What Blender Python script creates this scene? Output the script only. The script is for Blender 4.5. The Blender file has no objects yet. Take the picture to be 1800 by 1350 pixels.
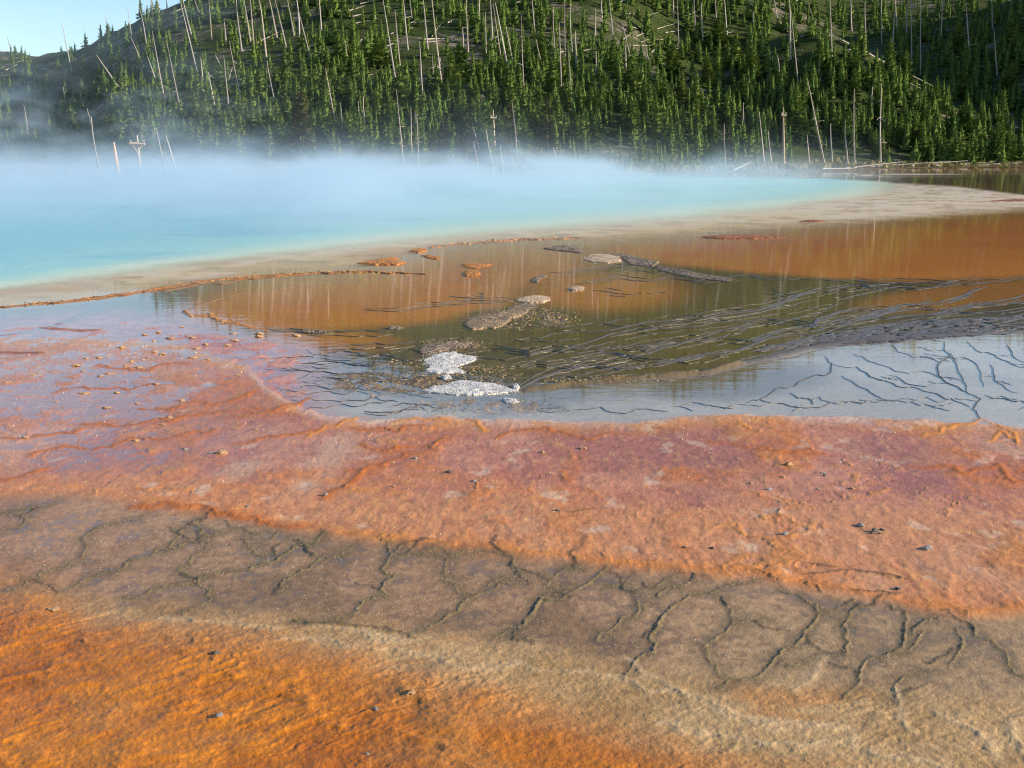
import bpy, math, random
import numpy as np
from mathutils import Vector, Matrix

# ------------------------------------------------------------------ camera, sky, sun, exposure
SC = bpy.context.scene
COL = SC.collection
F_PX, CX, CY, HORIZON, CAM_H = 2160.0, 900.0, 675.0, 265.0, 2.2
PITCH = math.atan((CY - HORIZON) / F_PX)
cam_data = bpy.data.cameras.new('camera')
cam_data.sensor_width = 36.0
cam_data.lens = 36.0 * F_PX / 1800.0
cam_data.clip_start, cam_data.clip_end = 0.1, 5000.0
cam = bpy.data.objects.new('camera', cam_data)
cam.location = (0, 0, CAM_H)
cam.rotation_euler = (math.pi / 2 - PITCH, 0, 0)
COL.objects.link(cam)
SC.camera = cam

SUN_EL, SUN_AZ = math.radians(19.5), math.radians(100.0)      # azimuth clockwise from the view direction
world = bpy.data.worlds.new('World')
SC.world = world
world.use_nodes = True
wn = world.node_tree
sky = wn.nodes.new('ShaderNodeTexSky')
sky.sky_type = 'NISHITA'
sky.sun_disc = False
sky.sun_elevation = SUN_EL
sky.sun_rotation = SUN_AZ
sky.altitude = 2200
sky.air_density = 1.15
sky.dust_density = 0.0
sky.ozone_density = 2.6
wn.links.new(sky.outputs[0], wn.nodes['Background'].inputs[0])
wn.nodes['Background'].inputs[1].default_value = 0.11

sun_vec = Vector((math.sin(SUN_AZ) * math.cos(SUN_EL), math.cos(SUN_AZ) * math.cos(SUN_EL), math.sin(SUN_EL)))
sun_data = bpy.data.lights.new('sun', 'SUN')
sun_data.energy = 5.0
sun_data.angle = math.radians(0.5)
sun_data.color = (1.0, 0.86, 0.68)
sun = bpy.data.objects.new('sun', sun_data)
sun.rotation_euler = sun_vec.to_track_quat('Z', 'Y').to_euler()
sun.location = sun_vec * 300
COL.objects.link(sun)

SC.view_settings.view_transform = 'Standard'
SC.view_settings.look = 'None'
SC.view_settings.gamma = 1.0
SC.view_settings.use_curve_mapping = False
SC.view_settings.exposure = 0.72
SC.cycles.use_denoising = True
SC.cycles.denoising_input_passes = 'RGB_ALBEDO_NORMAL'
SC.cycles.denoising_prefilter = 'NONE'
SC.cycles.pixel_filter_type = 'BLACKMAN_HARRIS'
SC.cycles.filter_width = 1.15
SC.cycles.max_bounces = 6
SC.cycles.diffuse_bounces = 2
SC.cycles.glossy_bounces = 3
SC.cycles.transparent_max_bounces = 10
SC.cycles.volume_bounces = 1
SC.cycles.volume_max_steps = 160
SC.cycles.sample_clamp_indirect = 8.0

random.seed(7)
RNG = np.random.default_rng(7)

# ------------------------------------------------------------------ projection between the map and the photograph
SP, CP = math.sin(PITCH), math.cos(PITCH)


def ray(px, py):
    xc, yc = (px - CX) / F_PX, -(py - CY) / F_PX
    return np.array([xc, yc * SP + CP, yc * CP - SP])


def G(px, py, z=0.0):
    """The point of level z seen at a place of the photograph."""
    d = ray(px, py)
    t = (z - CAM_H) / d[2]
    return np.array([d[0] * t, d[1] * t, z])


def to_px(x, y, z=0.0):
    dz = z - CAM_H
    depth = y * CP - dz * SP
    up = y * SP + dz * CP
    return CX + F_PX * x / depth, CY - F_PX * up / depth


# ------------------------------------------------------------------ noise
def _hash(ix, iy, seed):
    h = (ix.astype(np.int64) * 374761393 + iy.astype(np.int64) * 668265263 + seed * 1442695041) & 0xFFFFFFFF
    h = ((h ^ (h >> 13)) * 1274126177) & 0xFFFFFFFF
    h = (h ^ (h >> 16)) & 0xFFFFFFFF
    return (h / 4294967295.0).astype(np.float32)


def vnoise(x, y, seed=0):
    xi, yi = np.floor(x), np.floor(y)
    fx, fy = (x - xi).astype(np.float32), (y - yi).astype(np.float32)
    fx = fx * fx * fx * (fx * (fx * 6 - 15) + 10)
    fy = fy * fy * fy * (fy * (fy * 6 - 15) + 10)
    a, b = _hash(xi, yi, seed), _hash(xi + 1, yi, seed)
    c, d = _hash(xi, yi + 1, seed), _hash(xi + 1, yi + 1, seed)
    return (a + (b - a) * fx) * (1 - fy) + (c + (d - c) * fx) * fy


def fbm(x, y, seed=0, octaves=4, gain=0.5):
    out, amp, tot = 0.0, 1.0, 0.0
    for k in range(octaves):
        s = 2.03 ** k
        # rotate each octave to hide the lattice
        ca, sa = math.cos(0.7 * k + 0.3), math.sin(0.7 * k + 0.3)
        out = out + amp * vnoise((x * ca - y * sa) * s + 17.3 * k, (x * sa + y * ca) * s - 9.1 * k, seed + k)
        tot += amp
        amp *= gain
    return out / tot * 2 - 1          # about -1 .. 1


def ridged(x, y, seed=0, octaves=3):
    out, amp, tot = 0.0, 1.0, 0.0
    for k in range(octaves):
        s = 2.1 ** k
        ca, sa = math.cos(0.9 * k), math.sin(0.9 * k)
        n = vnoise((x * ca - y * sa) * s + 31.7 * k, (x * sa + y * ca) * s + 11.9 * k, seed + 40 + k)
        out = out + amp * (1 - np.abs(2 * n - 1))
        tot += amp
        amp *= 0.5
    return out / tot                   # 0 .. 1


def ss(e0, e1, v):
    t = np.clip((v - e0) / (e1 - e0), 0, 1)
    return t * t * (3 - 2 * t)


def curve(pts, v):
    p = np.array(pts, dtype=float)
    return np.interp(v, p[:, 0], p[:, 1])


# ------------------------------------------------------------------ mesh, object and material helpers
def mesh_np(name, verts, faces, smooth=True):
    verts = np.asarray(verts, dtype=np.float32)
    faces = np.asarray(faces, dtype=np.int32)
    n, k = faces.shape
    me = bpy.data.meshes.new(name)
    me.vertices.add(len(verts))
    me.vertices.foreach_set('co', verts.ravel())
    me.loops.add(n * k)
    me.loops.foreach_set('vertex_index', faces.ravel())
    me.polygons.add(n)
    me.polygons.foreach_set('loop_start', np.arange(0, n * k, k, dtype=np.int32))
    me.polygons.foreach_set('use_smooth', np.full(n, smooth, dtype=bool))
    me.update(calc_edges=True)
    return me


def color_attr(me, rgb):
    a = me.color_attributes.new('Col', 'FLOAT_COLOR', 'POINT')
    c = np.ones((len(rgb), 4), dtype=np.float32)
    c[:, :3] = rgb
    a.data.foreach_set('color', c.ravel())


def float_attr(me, name, v):
    a = me.attributes.new(name, 'FLOAT', 'POINT')
    a.data.foreach_set('value', np.asarray(v, dtype=np.float32).ravel())


def link(name, data, mat=None, parent=None, loc=None, kind=None):
    o = bpy.data.objects.new(name, data)
    COL.objects.link(o)
    if mat is not None and data is not None and not data.materials:
        data.materials.append(mat)
    if parent is not None:
        o.parent = parent
    if loc is not None:
        o.location = loc
    if kind:
        o['kind'] = kind
    return o


def tag(o, label, cat, group=None):
    o['label'], o['category'] = label, cat
    if group:
        o['group'] = group
    return o


def material(name):
    m = bpy.data.materials.new(name)
    m.use_nodes = True
    nt = m.node_tree
    nt.nodes.clear()
    out = nt.nodes.new('ShaderNodeOutputMaterial')
    return m, nt, out


class NT:
    """Short node building."""
    def __init__(self, nt):
        self.nt = nt

    def n(self, kind, ins=None, **props):
        nd = self.nt.nodes.new('ShaderNode' + kind)
        for k, v in props.items():
            setattr(nd, k, v)
        for k, v in (ins or {}).items():
            if isinstance(v, bpy.types.NodeSocket):
                self.nt.links.new(v, nd.inputs[k])
            else:
                nd.inputs[k].default_value = v
        return nd

    def math(self, op, a, b=0.0, c=0.0, clamp=False):
        nd = self.nt.nodes.new('ShaderNodeMath')
        nd.operation, nd.use_clamp = op, clamp
        for i, v in enumerate((a, b, c)):
            if isinstance(v, bpy.types.NodeSocket):
                self.nt.links.new(v, nd.inputs[i])
            else:
                nd.inputs[i].default_value = v
        return nd.outputs[0]

    def noise(self, vec, scale, detail=3.0, rough=0.55, dist=0.0):
        return self.n('TexNoise', {'Vector': vec, 'Scale': scale, 'Detail': detail, 'Roughness': rough, 'Distortion': dist}).outputs[0]

    def maprange(self, v, a, b, c=0.0, d=1.0, smooth=False):
        return self.n('MapRange', {0: v, 1: a, 2: b, 3: c, 4: d}, interpolation_type='SMOOTHSTEP' if smooth else 'LINEAR').outputs[0]

    def mix(self, fac, a, b, blend='MIX'):
        nd = self.nt.nodes.new('ShaderNodeMix')
        nd.data_type, nd.blend_type = 'RGBA', blend
        for i, v in ((0, fac), (6, a), (7, b)):
            if isinstance(v, bpy.types.NodeSocket):
                self.nt.links.new(v, nd.inputs[i])
            else:
                nd.inputs[i].default_value = v if i == 0 else (*v, 1.0)
        return nd.outputs[2]

    def mapped(self, scale, coord='Object', rot=(0, 0, 0)):
        tc = self.n('TexCoord')
        return self.n('Mapping', {'Vector': tc.outputs[coord], 'Scale': scale, 'Rotation': rot}).outputs[0]

    def link(self, a, b):
        self.nt.links.new(a, b)

    def fresnel(self, normal, f0=0.02):
        """Schlick's reflectance, the same from above and from below the surface."""
        inc = self.n('NewGeometry').outputs['Incoming']
        d = self.n('VectorMath', {0: inc, 1: normal}, operation='DOT_PRODUCT').outputs['Value']
        c = self.math('SUBTRACT', 1.0, self.math('ABSOLUTE', d), clamp=True)
        return self.math('MULTIPLY_ADD', self.math('POWER', c, 5.0), 1 - f0, f0)


# ------------------------------------------------------------------ ground: a fan of quads, fine near the camera and coarser with distance
u_in = np.linspace(-0.46, 0.46, 1140)
u_out = np.geomspace(0.462, 1.3, 46)
U = np.concatenate([-u_out[::-1], u_in, u_out])
rows_py = np.arange(289.0, 1425.0, 1.72)
Y_mid = np.array([G(900, p)[1] for p in rows_py[::-1]])
Y_near = np.linspace(1.4, Y_mid[0], 24)[:-1]
Y_far = np.linspace(Y_mid[-1], 300.0, 8)[1:]
YR = np.concatenate([Y_near, Y_mid, Y_far])
NR, NC = len(YR), len(U)
YY = np.repeat(YR[:, None], NC, 1)
XX = YY * U[None, :]
PX, PY = to_px(XX, YY)
PX, PY = PX.astype(np.float32), PY.astype(np.float32)
XX, YY = XX.astype(np.float32), YY.astype(np.float32)
N1 = fbm(XX * 1.1, YY * 1.1, 3, 4)
N2 = fbm(XX * 6, YY * 6, 11, 4)
N3 = fbm(XX * 22, YY * 22, 23, 3)
NB = fbm(XX * 0.22, YY * 0.22, 31, 4)
# boundaries wander by a few photo pixels
WX = PX + 10 * NB + 5 * N1
PERS = np.clip((PY - 265) / 400.0, 0.05, 2.0)
WY = PY + PERS * (5 * N1 + 3.0 * N2)

C_STRIP_TOP = [(-900, 860), (0, 872), (130, 868), (250, 890), (400, 912), (500, 930), (600, 945), (750, 964), (880, 976), (1000, 990), (1150, 1006), (1330, 1020), (1450, 1042), (1550, 1062), (1700, 1090), (1800, 1082), (2700, 1060)]
C_STRIP_BOT = [(-900, 1030), (0, 1032), (60, 1040), (200, 1062), (400, 1086), (600, 1092), (700, 1106), (900, 1140), (1100, 1172), (1250, 1200), (1400, 1215), (1600, 1222), (1800, 1250), (2700, 1300)]
C_ORANGE_TOP = [(-900, 1030), (0, 1040), (80, 1050), (160, 1085), (250, 1110), (400, 1128), (520, 1150), (600, 1175), (700, 1210), (800, 1235), (950, 1258), (1080, 1290), (1200, 1335), (1350, 1420), (2700, 1900)]
C_PUDDLE_BOT = [(-900, 560), (300, 600), (430, 640), (460, 672), (500, 700), (560, 722), (640, 735), (760, 730), (850, 735), (1000, 740), (1120, 738), (1220, 729), (1350, 727), (1500, 730), (1620, 736), (1700, 742), (1800, 752), (2700, 790)]
C_RIDGE = [(-900, 560), (300, 575), (450, 600), (600, 640), (740, 665), (930, 684), (1010, 676), (1090, 668), (1170, 662), (1240, 657), (1300, 640), (1360, 628), (1420, 612), (1500, 602), (1600, 594), (1700, 588), (1800, 582), (2700, 540)]
C_SHELF_LOW = [(-900, 590), (0, 540), (100, 532), (180, 523), (300, 504), (430, 488), (560, 480), (640, 470), (700, 455), (760, 437), (860, 427), (960, 424), (1050, 428), (1200, 416), (1350, 404), (1500, 394), (1650, 384), (1800, 372), (2700, 320)]
C_AQUA_LOW = [(-900, 560), (0, 508), (200, 478), (400, 455), (600, 431), (800, 411), (1000, 395), (1200, 379), (1350, 364), (1470, 350), (1560, 339), (1590, 328), (1600, 300), (2700, 296)]
C_POOL_TOP = [(-900, 330), (0, 322), (300, 318), (700, 313), (900, 311), (1150, 311), (1300, 313), (1450, 315), (1560, 321), (1600, 340), (2700, 340)]
C_BANK = [(-900, 312), (0, 310), (300, 308), (700, 303), (900, 301), (1100, 301.5), (1200, 300), (1300, 299.5), (1450, 297.5), (1550, 295.5), (1700, 293), (1800, 292), (2700, 291)]


def below(c, w=0.0):                     # photo pixels below a boundary (positive = nearer the camera)
    return WY - curve(c, WX) - w


d_strip_top = PY + 0.30 * (WY - PY) + 2.5 * N2 - curve(C_STRIP_TOP, PX)
d_strip_bot = below(C_STRIP_BOT)
d_or, d_pud, d_ridge = below(C_ORANGE_TOP), below(C_PUDDLE_BOT), below(C_RIDGE)
d_shelf = (PY + 1.2 * N1 * PERS * 3) - curve(C_SHELF_LOW, PX)
d_aqua = (PY + 1.0 * N1 * PERS * 3) - curve(C_AQUA_LOW, PX)
d_bank = PY - curve(C_BANK, PX)


def V(*c):
    return np.array(c, dtype=np.float32)


def blend(col, m, c):
    return col + (c - col) * m[..., None]


def grade(a, b, m):
    return a[None, None, :] + (b - a)[None, None, :] * m[..., None]


# --- base: olive to orange bed of the middle pools
colr = np.broadcast_to(V(0.17, 0.11, 0.018), (NR, NC, 3)).copy()
hgt = np.full((NR, NC), -0.008, dtype=np.float32)
wet = np.full((NR, NC), 0.6, dtype=np.float32)
OR_BED, OR_BED2 = V(0.85, 0.30, 0.012), V(0.46, 0.20, 0.03)


def ell(cx, cy, rx, ry, rot=0.0):
    dx, dy = WX - cx, WY - cy
    ca, sa = math.cos(rot), math.sin(rot)
    return np.sqrt(((dx * ca + dy * sa) / rx) ** 2 + ((-dx * sa + dy * ca) / ry) ** 2)


# left orange lobe, wide orange sheet on the other side, and the tongue between
m = np.maximum.reduce([
    ss(1.25, 0.75, ell(620, 532, 300, 46, -0.06)),
    0.9 * ss(1.3, 0.6, ell(830, 470, 230, 50, -0.03)),
    0.8 * ss(1.3, 0.6, ell(560, 600, 150, 22)),
    0.85 * ss(1.3, 0.4, ell(1060, 512, 160, 38)),
])
colr = blend(colr, m * (0.85 + 0.15 * N1), OR_BED)
m = ss(-6, 10, -(WY - curve([(-900, 380), (1000, 432), (1100, 452), (1200, 468), (1350, 482), (1500, 492), (1650, 494), (1800, 490), (2700, 470)], WX))) * ss(1000, 1080, WX)
colr = blend(colr, m, grade(V(0.74, 0.21, 0.02), V(0.85, 0.32, 0.04), ss(-0.4, 0.5, NB)))
m = ss(1.2, 0.6, ell(1700, 520, 200, 26, -0.1)) * 0.5
colr = blend(colr, m, OR_BED)
# ochre haze near the shelf
m = ss(60, 0, d_shelf) * ss(240, 500, WX) * ss(1300, 1000, WX)
colr = blend(colr, 0.7 * m, V(0.80, 0.46, 0.09))
# tan shelf under the pool's rim
m = ss(10, -10, d_shelf)
colr = blend(colr, m, grade(V(0.74, 0.52, 0.22), V(0.80, 0.62, 0.34), ss(-0.5, 0.5, N1)))
m = ss(30, 0, d_shelf) * ss(1000, 1200, WX) * ss(-10, 30, d_shelf + 30)
colr = blend(colr, 0.5 * m, V(0.62, 0.34, 0.10))
hgt = hgt * (1 - ss(10, -10, d_shelf)) + (-0.05) * ss(10, -10, d_shelf)
# deep basin
m = ss(0, -30, d_aqua) * ss(-6, 4, PY - curve(C_POOL_TOP, PX))
hgt = hgt * (1 - m) - 0.9 * m
colr = blend(colr, m, V(0.10, 0.35, 0.45))
# far flats beyond the pool
m = ss(4, -3, PY - curve(C_POOL_TOP, PX)) + ss(1480, 1600, WX) * ss(345, 330, PY)
m = np.clip(m, 0, 1)
far_mix = ss(-0.25, 0.25, fbm(XX * 0.05, YY * 0.16, 77, 3))
colr = blend(colr, m, grade(V(0.30, 0.11, 0.035), V(0.20, 0.12, 0.05), far_mix))
hgt = hgt * (1 - m) - 0.02 * m
for c, wd, a in (([(1480, 309), (1560, 306.5), (1700, 305.5), (1900, 305)], 0.9, 0.035), ([(1200, 312), (1400, 310.5), (1500, 309.5), (1640, 309)], 0.8, 0.02), ([(1700, 354), (1760, 352.5), (1900, 351)], 1.0, 0.03)):
    lo, hi = c[0][0], c[-1][0]
    mm = np.exp(-((PY - curve(c, PX)) / wd) ** 2) * ss(lo, lo + 60, PX) * ss(hi + 200, hi, PX)
    hgt += a * mm
    colr = blend(colr, mm, V(0.66, 0.55, 0.45))  # pale line colour painted in for sky glimmer on the low crests

# near puddle bed
m = ss(-4, 6, d_ridge)
pud = grade(V(0.48, 0.42, 0.38), V(0.58, 0.53, 0.50), ss(-0.4, 0.5, N1))
colr = blend(colr, m, pud)
hgt = hgt * (1 - m) + (-0.0050) * m
# warm olive near the puddle's inner end
m = ss(1.25, 0.5, ell(1290, 672, 190, 34, -0.1)) * ss(-4, 8, d_ridge)
colr = blend(colr, m * 0.8, V(0.17, 0.115, 0.045))
m = ss(1.3, 0.4, ell(830, 660, 330, 70)) * ss(0, -40, d_pud)
colr = blend(colr, m * 0.75, grade(V(0.10, 0.07, 0.04), V(0.20, 0.135, 0.06), ss(-0.2, 0.4, N2)))
# left wet flats
m_left = ss(640, 470, WX) * ss(-6, 12, d_shelf - 4) * ss(2, 40, WY - curve([(-900, 400), (0, 538), (190, 528), (320, 540), (400, 566), (520, 584), (640, 600), (2700, 610)], WX))
colr = blend(colr, m_left, grade(V(0.50, 0.13, 0.085), V(0.68, 0.29, 0.21), ss(-0.4, 0.4, N2)))
hgt = hgt * (1 - m_left) + (-0.0007 - 0.0030 * ss(640, 575, WY) * ss(420, 200, WX)) * m_left

# mats in front of the puddle
m_mat = np.clip(ss(-3, 7, d_pud), 0, 1)
matc = grade(V(0.47, 0.17, 0.105), V(0.62, 0.275, 0.165), ss(-0.5, 0.5, 0.6 * N1 + 0.5 * N2))
near_or = ss(820, 900, WY - 0.05 * (WX - 900) + 26 * N1)
matc = blend(matc, near_or * 0.80, V(0.60, 0.265, 0.105))
purp = ss(0.02, 0.6, fbm(XX * 1.6, YY * 0.5, 55, 4) + 0.35 * ss(90, 0, np.abs(WY - 805)) - 0.5 * near_or)
matc = blend(matc, purp * 0.75, V(0.42, 0.145, 0.105))
pale = ss(0.28, 0.7, fbm(XX * 2.1, YY * 0.9, 66, 4))
matc = blend(matc, pale * 0.55, V(0.66, 0.42, 0.27))
rust = ss(0.58, 0.80, ridged(XX * 1.5 + 0.5 * N1, YY * 0.55, 81)) * (0.35 + 0.65 * ss(-0.2, 0.3, N2))
matc = blend(matc, rust * 0.8 * (1 - 0.5 * near_or), V(0.58, 0.17, 0.012))
rim = ss(22, 4, d_pud) * ss(-3, 4, d_pud)
rp = np.maximum(ss(1.2, 0.3, ell(480, 712, 130, 34, -0.15)), np.maximum(0.8 * ss(1.2, 0.3, ell(690, 800, 120, 30, -0.3)), 0.7 * ss(1.2, 0.3, ell(330, 735, 160, 20, -0.1))))
matc = blend(matc, rp * ss(-0.25, 0.35, N2 + 0.4 * N1) * 0.8, V(0.46, 0.12, 0.018))
matc = blend(matc, rim * 0.75, V(0.74, 0.50, 0.38))
rimor = ss(34, 12, d_pud) * ss(0.45, 0.75, ridged(XX * 2.4, YY * 0.9, 91)) * ss(0, 8, d_pud)
matc = blend(matc, rimor * 0.7, V(0.72, 0.27, 0.03))
colr = blend(colr, m_mat, matc)
lil = ss(620, 250, WX) * ss(880, 780, WY)              # wetter on that side
mat_h = 0.0055 * (1 - lil) - 0.0008 * lil + 0.003 * ss(700, 1000, WY) * (1 - lil)
hgt = hgt * (1 - m_mat) + mat_h * m_mat
rough_mat = np.maximum(m_mat, m_left)
FLK = fbm(XX * 26, YY * 9, 94, 3)
hgt += rough_mat * (0.0024 * N2 + 0.0016 * N3 + 0.0018 * N1 + 0.004 * rust + 0.0022 * FLK)
flk = ss(0.22, 0.6, FLK)
colr = blend(colr, rough_mat * flk * 0.45 * (1 - lil), V(0.72, 0.36, 0.12))
colr = blend(colr, rough_mat * ss(0.25, 0.6, -FLK) * 0.40, V(0.26, 0.09, 0.04))
colr = blend(colr, m_mat * ss(0.42, 0.62, fbm(XX * 5, YY * 3.2, 95, 4)) * 0.5, V(0.74, 0.56, 0.40))
# little wrinkles across the orange half
wr = ridged(XX * 5 + 1.5 * N1, YY * 2.2 + 2 * N1, 101)
hgt += m_mat * near_or * 0.007 * (wr - 0.5)
fiss = ss(0.80, 0.97, ridged(XX * 3.1 + 0.9 * N2, YY * 1.5 + 0.5 * N2, 103, 1)) * ss(-0.1, 0.4, fbm(XX * 1.7, YY * 1.2, 104, 3))
hgt += m_mat * 0.005 * fiss
colr = blend(colr, m_mat * fiss * 0.6, V(0.62, 0.24, 0.035))
wet = wet * (1 - rough_mat) + rough_mat * (0.74 + 0.16 * lil - 0.14 * near_or + 0.22 * purp + 0.18 * N1)
# orange lip above the brown strip
lip = np.exp(-((d_strip_top + 10) / 9) ** 2) * ss(60, 300, WX)
colr = blend(colr, 0.75 * lip, V(0.62, 0.225, 0.04))
hgt += 0.005 * lip * (0.6 + 0.8 * np.maximum(N2, -0.5))

# brown wet strip
m = ss(-9, 12, d_strip_top)
strip = grade(V(0.33, 0.190, 0.098), V(0.45, 0.275, 0.150), ss(-0.4, 0.4, 0.5 * N1 + 0.4 * N3))
strip = blend(strip, 0.5 * ss(400, 0, WX), V(0.36, 0.18, 0.105))
strip = blend(strip, 0.65 * ss(1000, 1120, WY) * ss(1000, 1400, WX), V(0.40, 0.27, 0.135))
dk = ss(0.1, 0.55, fbm(XX * 3.2, YY * 1.6, 121, 4) + 0.35 * ss(60, 5, np.abs(d_strip_bot + 40)))
strip = blend(strip, 0.42 * dk, V(0.13, 0.085, 0.035))
colr = blend(colr, m, strip)
hgt = hgt * (1 - m) + (0.0008 + 0.0022 * N2 + 0.0018 * N3) * m
wet = wet * (1 - m) + 0.50 * m
# tan apron
m_tan = ss(-34, 22, d_strip_bot)
tan = grade(V(0.38, 0.225, 0.085), V(0.50, 0.325, 0.15), ss(-0.45, 0.45, 0.6 * N1 + 0.5 * fbm(XX * 2.4, YY * 5, 131, 3)))
tan = blend(tan, 0.5 * ss(0.25, 0.6, fbm(XX * 1.4, YY * 4, 141, 3)), V(0.47, 0.19, 0.045))
colr = blend(colr, m_tan, tan)
hgt = hgt * (1 - m_tan) + 0.006 * m_tan
wet = wet * (1 - m_tan) + 0.42 * m_tan
# orange apron in front
d_or2 = d_or + 22 * N1 + 14 * N2
m_or = ss(-70, 50, d_or2)
orc = grade(V(0.43, 0.125, 0.008), V(0.56, 0.190, 0.012), ss(-0.5, 0.5, 0.7 * N1 + 0.4 * N2))
orc = blend(orc, 0.55 * ss(0.15, 0.6, fbm(XX * 2.6, YY * 2.6, 151, 4)), V(0.42, 0.185, 0.05))
orc = blend(orc, 0.30 * ss(0.2, 0.6, fbm(XX * 9, YY * 7, 153, 3)), V(0.38, 0.11, 0.008))
orc = blend(orc, 0.6 * ss(90, -30, d_or2), V(0.45, 0.19, 0.055))
colr = blend(colr, m_or, orc)
hgt = hgt * (1 - m_or) + 0.014 * m_or
wet = wet * (1 - m_or) + 0.60 * m_or
m_for = np.clip(m_tan + m_or, 0, 1)
# wrinkled skin of the aprons: fine ridges that run obliquely, in patches
ang = 0.55
xr, yr = XX * math.cos(ang) + YY * math.sin(ang), -XX * math.sin(ang) + YY * math.cos(ang)
skin = fbm(xr * 9 + 2.0 * N2, yr * 34 + 2.5 * N2, 161, 3)
patch = ss(0.0, 0.5, fbm(XX * 2.2, YY * 2.2, 171, 4) + 0.15)
hgt += m_for * (0.0060 * (0.35 + 0.65 * m_or) * patch * skin + 0.0035 * N2 + 0.0016 * N3 + 0.012 * N1)
hgt += m_or * (0.016 * (ridged(XX * 2.0 + 0.6 * N1, YY * 2.6 + 0.6 * N1, 181) ** 2 - 0.4) + 0.006 * ss(0.2, 0.6, fbm(XX * 4.5, YY * 4.5, 183, 3)))
hgt += m_for * 0.0020 * fbm(XX * 60, YY * 60, 191, 2)
hgt += m_for * 0.004 * (0.3 + 0.7 * m_or) * patch * (ridged(xr * 14 + N2, yr * 40 + 2 * N2, 192, 2) - 0.5)
hgt += m_mat * 0.0012 * fbm(XX * 45, YY * 45, 193, 2)

# far bank
m = ss(0.3, -1.2, d_bank)
bank_n = fbm(XX * 0.12, YY * 0.3, 201, 4)
colr = blend(colr, m, grade(V(0.30, 0.27, 0.22), V(0.13, 0.16, 0.04), ss(-0.3, 0.25, bank_n + 0.4 * ss(1600, 1350, PX) * ss(1200, 1300, PX))))
hgt = hgt * (1 - m) + (0.18 + 0.10 * bank_n + 0.25 * ss(0, -8, d_bank)) * m
wet = wet * (1 - m) + 0.1 * m


def wander(pts, rng, amt=0.13, levels=2):
    """Break straight runs of a traced line into small irregular ones."""
    pts = [np.array(p, dtype=float) for p in pts]
    for _ in range(levels):
        out = [pts[0]]
        for a, b in zip(pts[:-1], pts[1:]):
            d = b - a
            L = math.hypot(d[0], d[1])
            if L > 7:
                m_ = (a + b) / 2 + np.array([-d[1] * 0.8, d[0] * 0.6]) * rng.gauss(0, amt)
                out.append(m_)
            out.append(b)
        pts = out
    return [(float(p[0]), float(p[1])) for p in pts]


# --- raised crusts and scum ridges, traced on the photograph and laid out on the ground
XW = XX + 0.028 * N2 + 0.010 * N3 + 0.05 * N1
WARP = np.clip(0.05 / np.gradient(YR), 0.1, 1.0).astype(np.float32)[:, None] ** 1.5
YW = YY + WARP * (0.050 * N2 + 0.018 * N3) + 0.08 * N1 * np.sqrt(WARP)
CRUMB = 1.0 + (0.5 * ss(7.5, 4.5, YY) + 0.10) * (-0.5 + ss(-0.4, 0.5, fbm(XX * 30, YY * 14, 211, 2)))
FINE = (0.006 * fbm(XX * 42, YY * 30, 215, 2)).astype(np.float32)


ROWSTEP = np.gradient(YR)


def dist_to(pts, reach, width):
    """(rows, cols, distance) of the part of the ground near a polyline."""
    w = np.array([G(px, py)[:2] for px, py in pts])
    lo, hi = w.min(0) - reach, w.max(0) + reach
    r0, r1 = np.searchsorted(YR, max(lo[1], YR[0])), np.searchsorted(YR, hi[1])
    if r1 <= r0 + 1:
        return None
    ys = np.array([max(lo[1], 1.0), hi[1]])
    us = np.concatenate([lo[0] / ys, hi[0] / ys])
    c0, c1 = np.searchsorted(U, us.min()), np.searchsorted(U, us.max())
    if c1 <= c0 + 1:
        return None
    sl = (slice(r0, r1), slice(c0, c1))
    rstep = float(np.interp(w[:, 1].mean(), YR, ROWSTEP))
    ysc = min(1.0, width / (0.60 * rstep))
    x, y = XW[sl] + FINE[sl], YW[sl] * ysc
    w = w * np.array([1.0, ysc])
    best = np.full(x.shape, 1e9, dtype=np.float32)
    par = np.zeros(x.shape, dtype=np.float32)
    for k in range(len(w) - 1):
        a, b = w[k], w[k + 1]
        d = b - a
        t = np.clip(((x - a[0]) * d[0] + (y - a[1]) * d[1]) / max(d @ d, 1e-9), 0, 1)
        q = np.hypot(x - a[0] - t * d[0], y - a[1] - t * d[1])
        par = np.where(q < best, (k + t) / (len(w) - 1), par)
        best = np.minimum(best, q)
    return sl, best, par


def ridge(pts, width, height, rgb, amount=0.85, wetness=0.75, taper=True, halo=0.0, halo_rgb=None):
    """width in metres (gaussian sigma), height in metres above the surface it sits on."""
    got = dist_to(pts, width * 6 + 0.3, width)
    if got is None:
        return
    sl, d, par = got
    env = (0.60 + 0.40 * np.sin(np.pi * np.clip(par * 0.9 + 0.05, 0, 1)) ** 0.6) if taper else 1.0
    env = env * (0.75 + 0.5 * vnoise(XX[sl] * 5.1, YY[sl] * 2.3, 221))
    wd = width * (0.6 + 0.5 * env)
    prof = np.exp(-(d / wd) ** 2)
    hgt[sl] += height * env * prof * CRUMB[sl]
    mm = np.clip(np.exp(-(d / (wd * 1.25)) ** 2) * (0.7 + 0.5 * env), 0, 1) * amount
    if halo:
        hm = np.exp(-(d / halo) ** 2) * 0.55
        colr[sl] = blend(colr[sl], hm, np.asarray(halo_rgb, dtype=np.float32))
    colr[sl] = blend(colr[sl], mm, np.asarray(rgb, dtype=np.float32))
    wet[sl] = wet[sl] * (1 - mm) + wetness * mm


DARK, BRN, GOLD = (0.055, 0.045, 0.03), (0.13, 0.085, 0.045), (0.22, 0.145, 0.045)
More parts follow.
